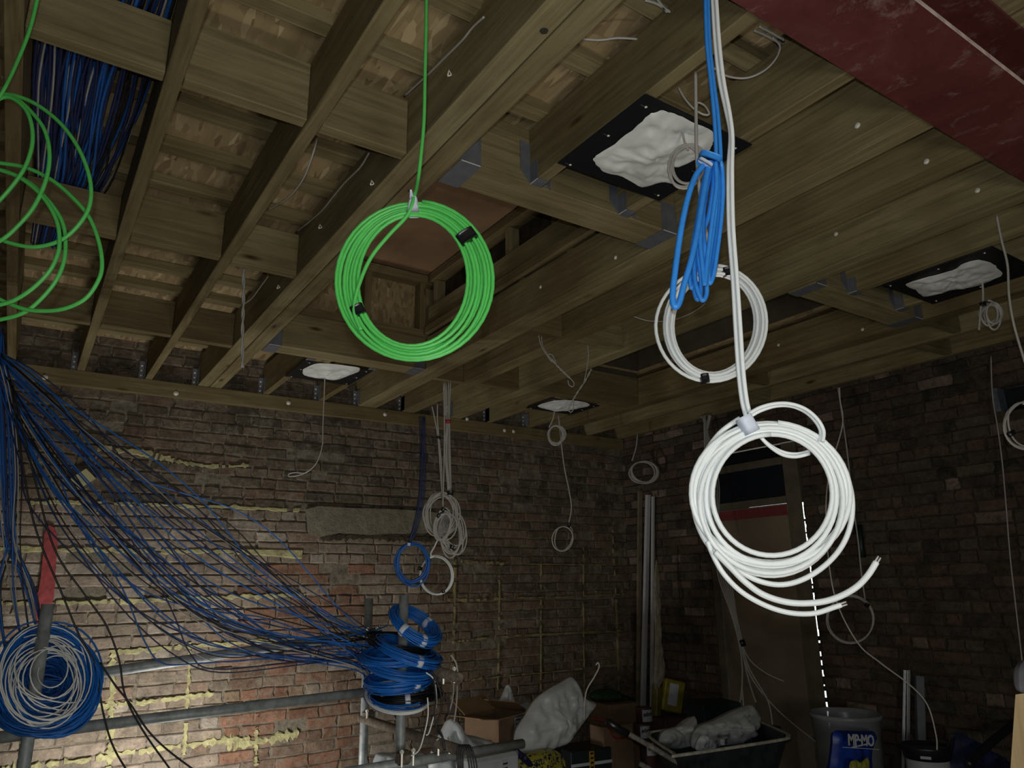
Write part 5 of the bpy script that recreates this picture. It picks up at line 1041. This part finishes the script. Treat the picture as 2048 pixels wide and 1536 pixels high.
tag(pillow([(1384, 1495), (1386, 1470), (1400, 1452), (1430, 1440), (1460, 1425), (1490, 1412), (1506, 1412), (1516, 1430), (1510, 1455), (1498, 1475), (1480, 1488), (1440, 1492), (1410, 1498)], 3.2, .10, BAGD, 'plastic_bag', None, 12, .06, 8), 'largest cloudy plastic bag heaped in the middle of the wheelbarrow', 'bag', 'bags in the wheelbarrow')
tag(pillow([(1392, 1500), (1396, 1480), (1408, 1470), (1425, 1482), (1432, 1495), (1415, 1502)], 3.08, .04, BAGW, 'plastic_bag', None, 13, .03, 10), 'small white plastic bag at the front rim of the wheelbarrow', 'bag', 'bags in the wheelbarrow')
pq = PY(1448, 1483, 3.04); lt = thing('printed_packet', 'small packet with a black and white mark on the wheelbarrow rim', 'packet', pq)
mesh('packet', *xform(box_vf(-.045, .045, -.012, .012, -.012, .018, .003), rz(.5), pq), BAGW, lt)
mesh('black_mark', *xform(box_vf(-.018, .022, -.0145, -.0122, -.008, .014), rz(.5), pq), DARK, lt); mesh('white_mark', *xform(box_vf(-.004, .010, -.0160, -.0146, -.004, .010), rz(.5), pq), PAPER, lt)
bw_ = PY(1538, 1468, 3.15); tag(mesh('bucket', *lathe([(0, 0), (.06, 0), (.075, .10), (.07, .10), (.058, .01), (0, .01)], (bw_[0], bw_[1], bw_[2] - .06), 24), DARK, None, True), 'small black bucket in the right of the wheelbarrow', 'bucket')
# clear tub with a blue bag of compost in front
tc = PY(1690, 1425, 3.02)
tub = thing('plastic_tub', 'tall cloudy plastic tub standing right of the door', 'tub', (tc[0], tc[1], 0)); mt, nt, bs = new_mat('cloudy plastic')
bs.inputs['Base Color'].default_value = (.34, .37, .38, 1); bs.inputs['Roughness'].default_value = .3; bs.inputs['Alpha'].default_value = .72
nz = mnoise(nt, coords(nt), 6); rr_ = ramp(nt, [(.3, (.25, .28, .29)), (.7, (.38, .41, .42))], nz.outputs['Fac']); nt.links.new(rr_.outputs[0], bs.inputs['Base Color'])
tr = .205; H_ = tc[2]
mesh('body', *lathe([(0, .004), (tr * .80, .004), (tr * .98, H_ - .03), (tr * 1.04, H_ - .025), (tr * 1.05, H_), (tr * .99, H_), (tr * .95, H_ - .03), (tr * .77, .02), (0, .02)], (tc[0], tc[1], 0), 40), mt, tub, True)
bl = thing('compost_bag', 'blue printed bag with large white letters leaning on the tub', 'bag', PY(1700, 1560, 2.72))
BLB = plain('blue printed film', (.010, .045, .30), .38, 0, .25, 14)
pillow([(1668, 1463), (1690, 1461), (1718, 1462), (1748, 1463), (1746, 1480), (1740, 1510), (1735, 1575), (1655, 1575), (1660, 1530), (1665, 1490)], 2.74, .06, BLB, 'bag', bl, 14, .018, 9)
e1 = PY(1674, 1478, 2.66); e2 = PY(1746, 1481, 2.66)
WHL = plain('white print', (.62, .65, .70), .5)
text('MP·MO', WHL, .078, frame_m((e1 + e2) / 2 + np.array([0, -.035, 0]), e2 - e1, (0, 0, 1)), bl, 'lettering', .001, 1.0)
e1 = PY(1674, 1494, 2.66); e2 = PY(1746, 1497, 2.66)
pm_ = (e1 + e2) / 2 + np.array([0, -.037, .014])
mesh('small_print', *merge([box_vf(pm_[0] - .088 + .0125 * i, pm_[0] - .088 + .0125 * i + (.009 if i % 4 else .004), pm_[1] - .001, pm_[1] + .001, pm_[2], pm_[2] + .0075) for i in range(14)]), WHL, bl)
mesh('print_line', *tube_vf([e1 + np.array([0, -.035, .004]), (e1 + e2) / 2 + np.array([0, -.036, .003]), e2 + np.array([0, -.035, 0])], .002, 6), WHL, bl)
pillow([(1700, 1526), (1712, 1520), (1722, 1525), (1736, 1515), (1738, 1540), (1720, 1560), (1700, 1550)], 2.62, .012, plain('yellow green print', (.30, .32, .05), .5, 0, .5, 40), 'picture_print', bl, 15, .01, 16)
# rails leaning on the right wall, bucket
def leanx(label, u0, v0, u1, v1, x0, x1, w, mat, name, cat, flat=.3, group=None):
    a = PX(u0, v0, x0); b = PX(u1, v1, x1); t = (b - a) / np.linalg.norm(b - a); b = a + t * ((a[2] - .002) / -t[2])
    return tag(mesh(name, *merge([cyl(a, b, w, 4)]), mat), label, cat, group)
leanx('bright metal rail leaning on the right wall, left one of two', 1809, 1340, 1806, 1490, 4.86, 4.80, .011, STEEL, 'metal_rail', 'rail')
leanx('bright metal rail leaning on the right wall, right one of two', 1817, 1340, 1816, 1490, 4.86, 4.80, .011, plain('polished metal', (.7, .72, .74), .2, .9), 'metal_rail', 'rail')
leanx('wide grey board leaning on the right wall beside the metal rails', 1838, 1352, 1842, 1490, 4.88, 4.82, .032, plain('grey board', (.13, .15, .16), .7), 'grey_board', 'board')
bc = PY(1850, 1489, 2.45); bu = thing('paint_bucket', 'white paint bucket with a black lid at the bottom right', 'bucket', (bc[0], bc[1], 0))
Rb = .115; hb = bc[2]
mesh('body', *lathe([(0, .002), (Rb * .86, .002), (Rb * .95, hb - .07), (0, hb - .07)], (bc[0], bc[1], 0), 36), plain('white bucket', (.45, .47, .48), .45), bu, True)
mesh('lid', *lathe([(Rb * .95, hb - .069), (Rb * 1.0, hb - .068), (Rb * 1.06, hb - .012), (Rb * 1.08, hb), (Rb * 1.0, hb), (Rb * .97, hb - .012), (0, hb - .012)], (bc[0], bc[1], 0), 36), DARK, bu, True)
dvec = np.array([-bc[0], -bc[1], 0]); dvec /= np.linalg.norm(dvec); sv = np.array([-dvec[1], dvec[0], 0]); lp = np.array([bc[0], bc[1], hb - .045]) + dvec * (Rb * 1.06)
mesh('lid_label', [lp + sv * a * .02 + np.array([0, 0, b * .007]) + dvec * .003 for a, b in ((-1.6, -1), (1, -1), (1, 1), (-1.6, 1))], [(0, 1, 2, 3)], PAPER, bu)
tag(pillow([(1905, 1555), (1908, 1500), (1915, 1465), (1925, 1478), (1945, 1490), (1965, 1500), (1990, 1510), (2015, 1530), (2010, 1560)], 2.35, .10, plain('dark blue sacks', (.018, .024, .07), .4, 0, .5, 12), 'blue_sack', None, 16, .05, 8), 'dark blue plastic sacks at the bottom right', 'sack')
cable('black_pipe', 'thick black pipe lying over the blue sacks', [PY(u, v, 2.2) for u, v in [(1935, 1530), (1965, 1500), (2000, 1470), (2040, 1440)]], .022, DARK, 'pipe', sides=12)
# board at the right edge with a grey roll over it
bd = thing('upright_board', 'pale wooden board standing at the right edge of the photo', 'board', PH(2045, 1560, 1.6))
Vb = [PH(u, v, d) for u, v, d in [(2031, 1389, 1.62), (2100, 1380, 1.62), (2100, 1800, 1.62), (2003, 1800, 1.62), (2037, 1388, 1.66), (2106, 1380, 1.66), (2106, 1800, 1.66), (2011, 1800, 1.66)]]
mesh('panel', Vb, [(0, 1, 2, 3), (7, 6, 5, 4), (0, 4, 5, 1), (1, 5, 6, 2), (2, 6, 7, 3), (3, 7, 4, 0)], WPALE, bd)
tag(pillow([(2038, 1345), (2044, 1325), (2056, 1318), (2070, 1330), (2072, 1380), (2050, 1386), (2040, 1380)], 1.15, .03, plain('grey roll', (.16, .16, .18), .6), 'grey_roll', None, 17, .01, 20), 'grey rolled bag standing behind the pale board', 'roll')
tag(mesh('green_tie', *tube_vf([PX(1718, 1050, 4.9), PX(1722, 1090, 4.9), PX(1726, 1115, 4.9)], .022, 8), plain('dark green plastic clip', (.004, .02, .008), .5), None, True), 'dark green strap on the right wall beside the door', 'strap')
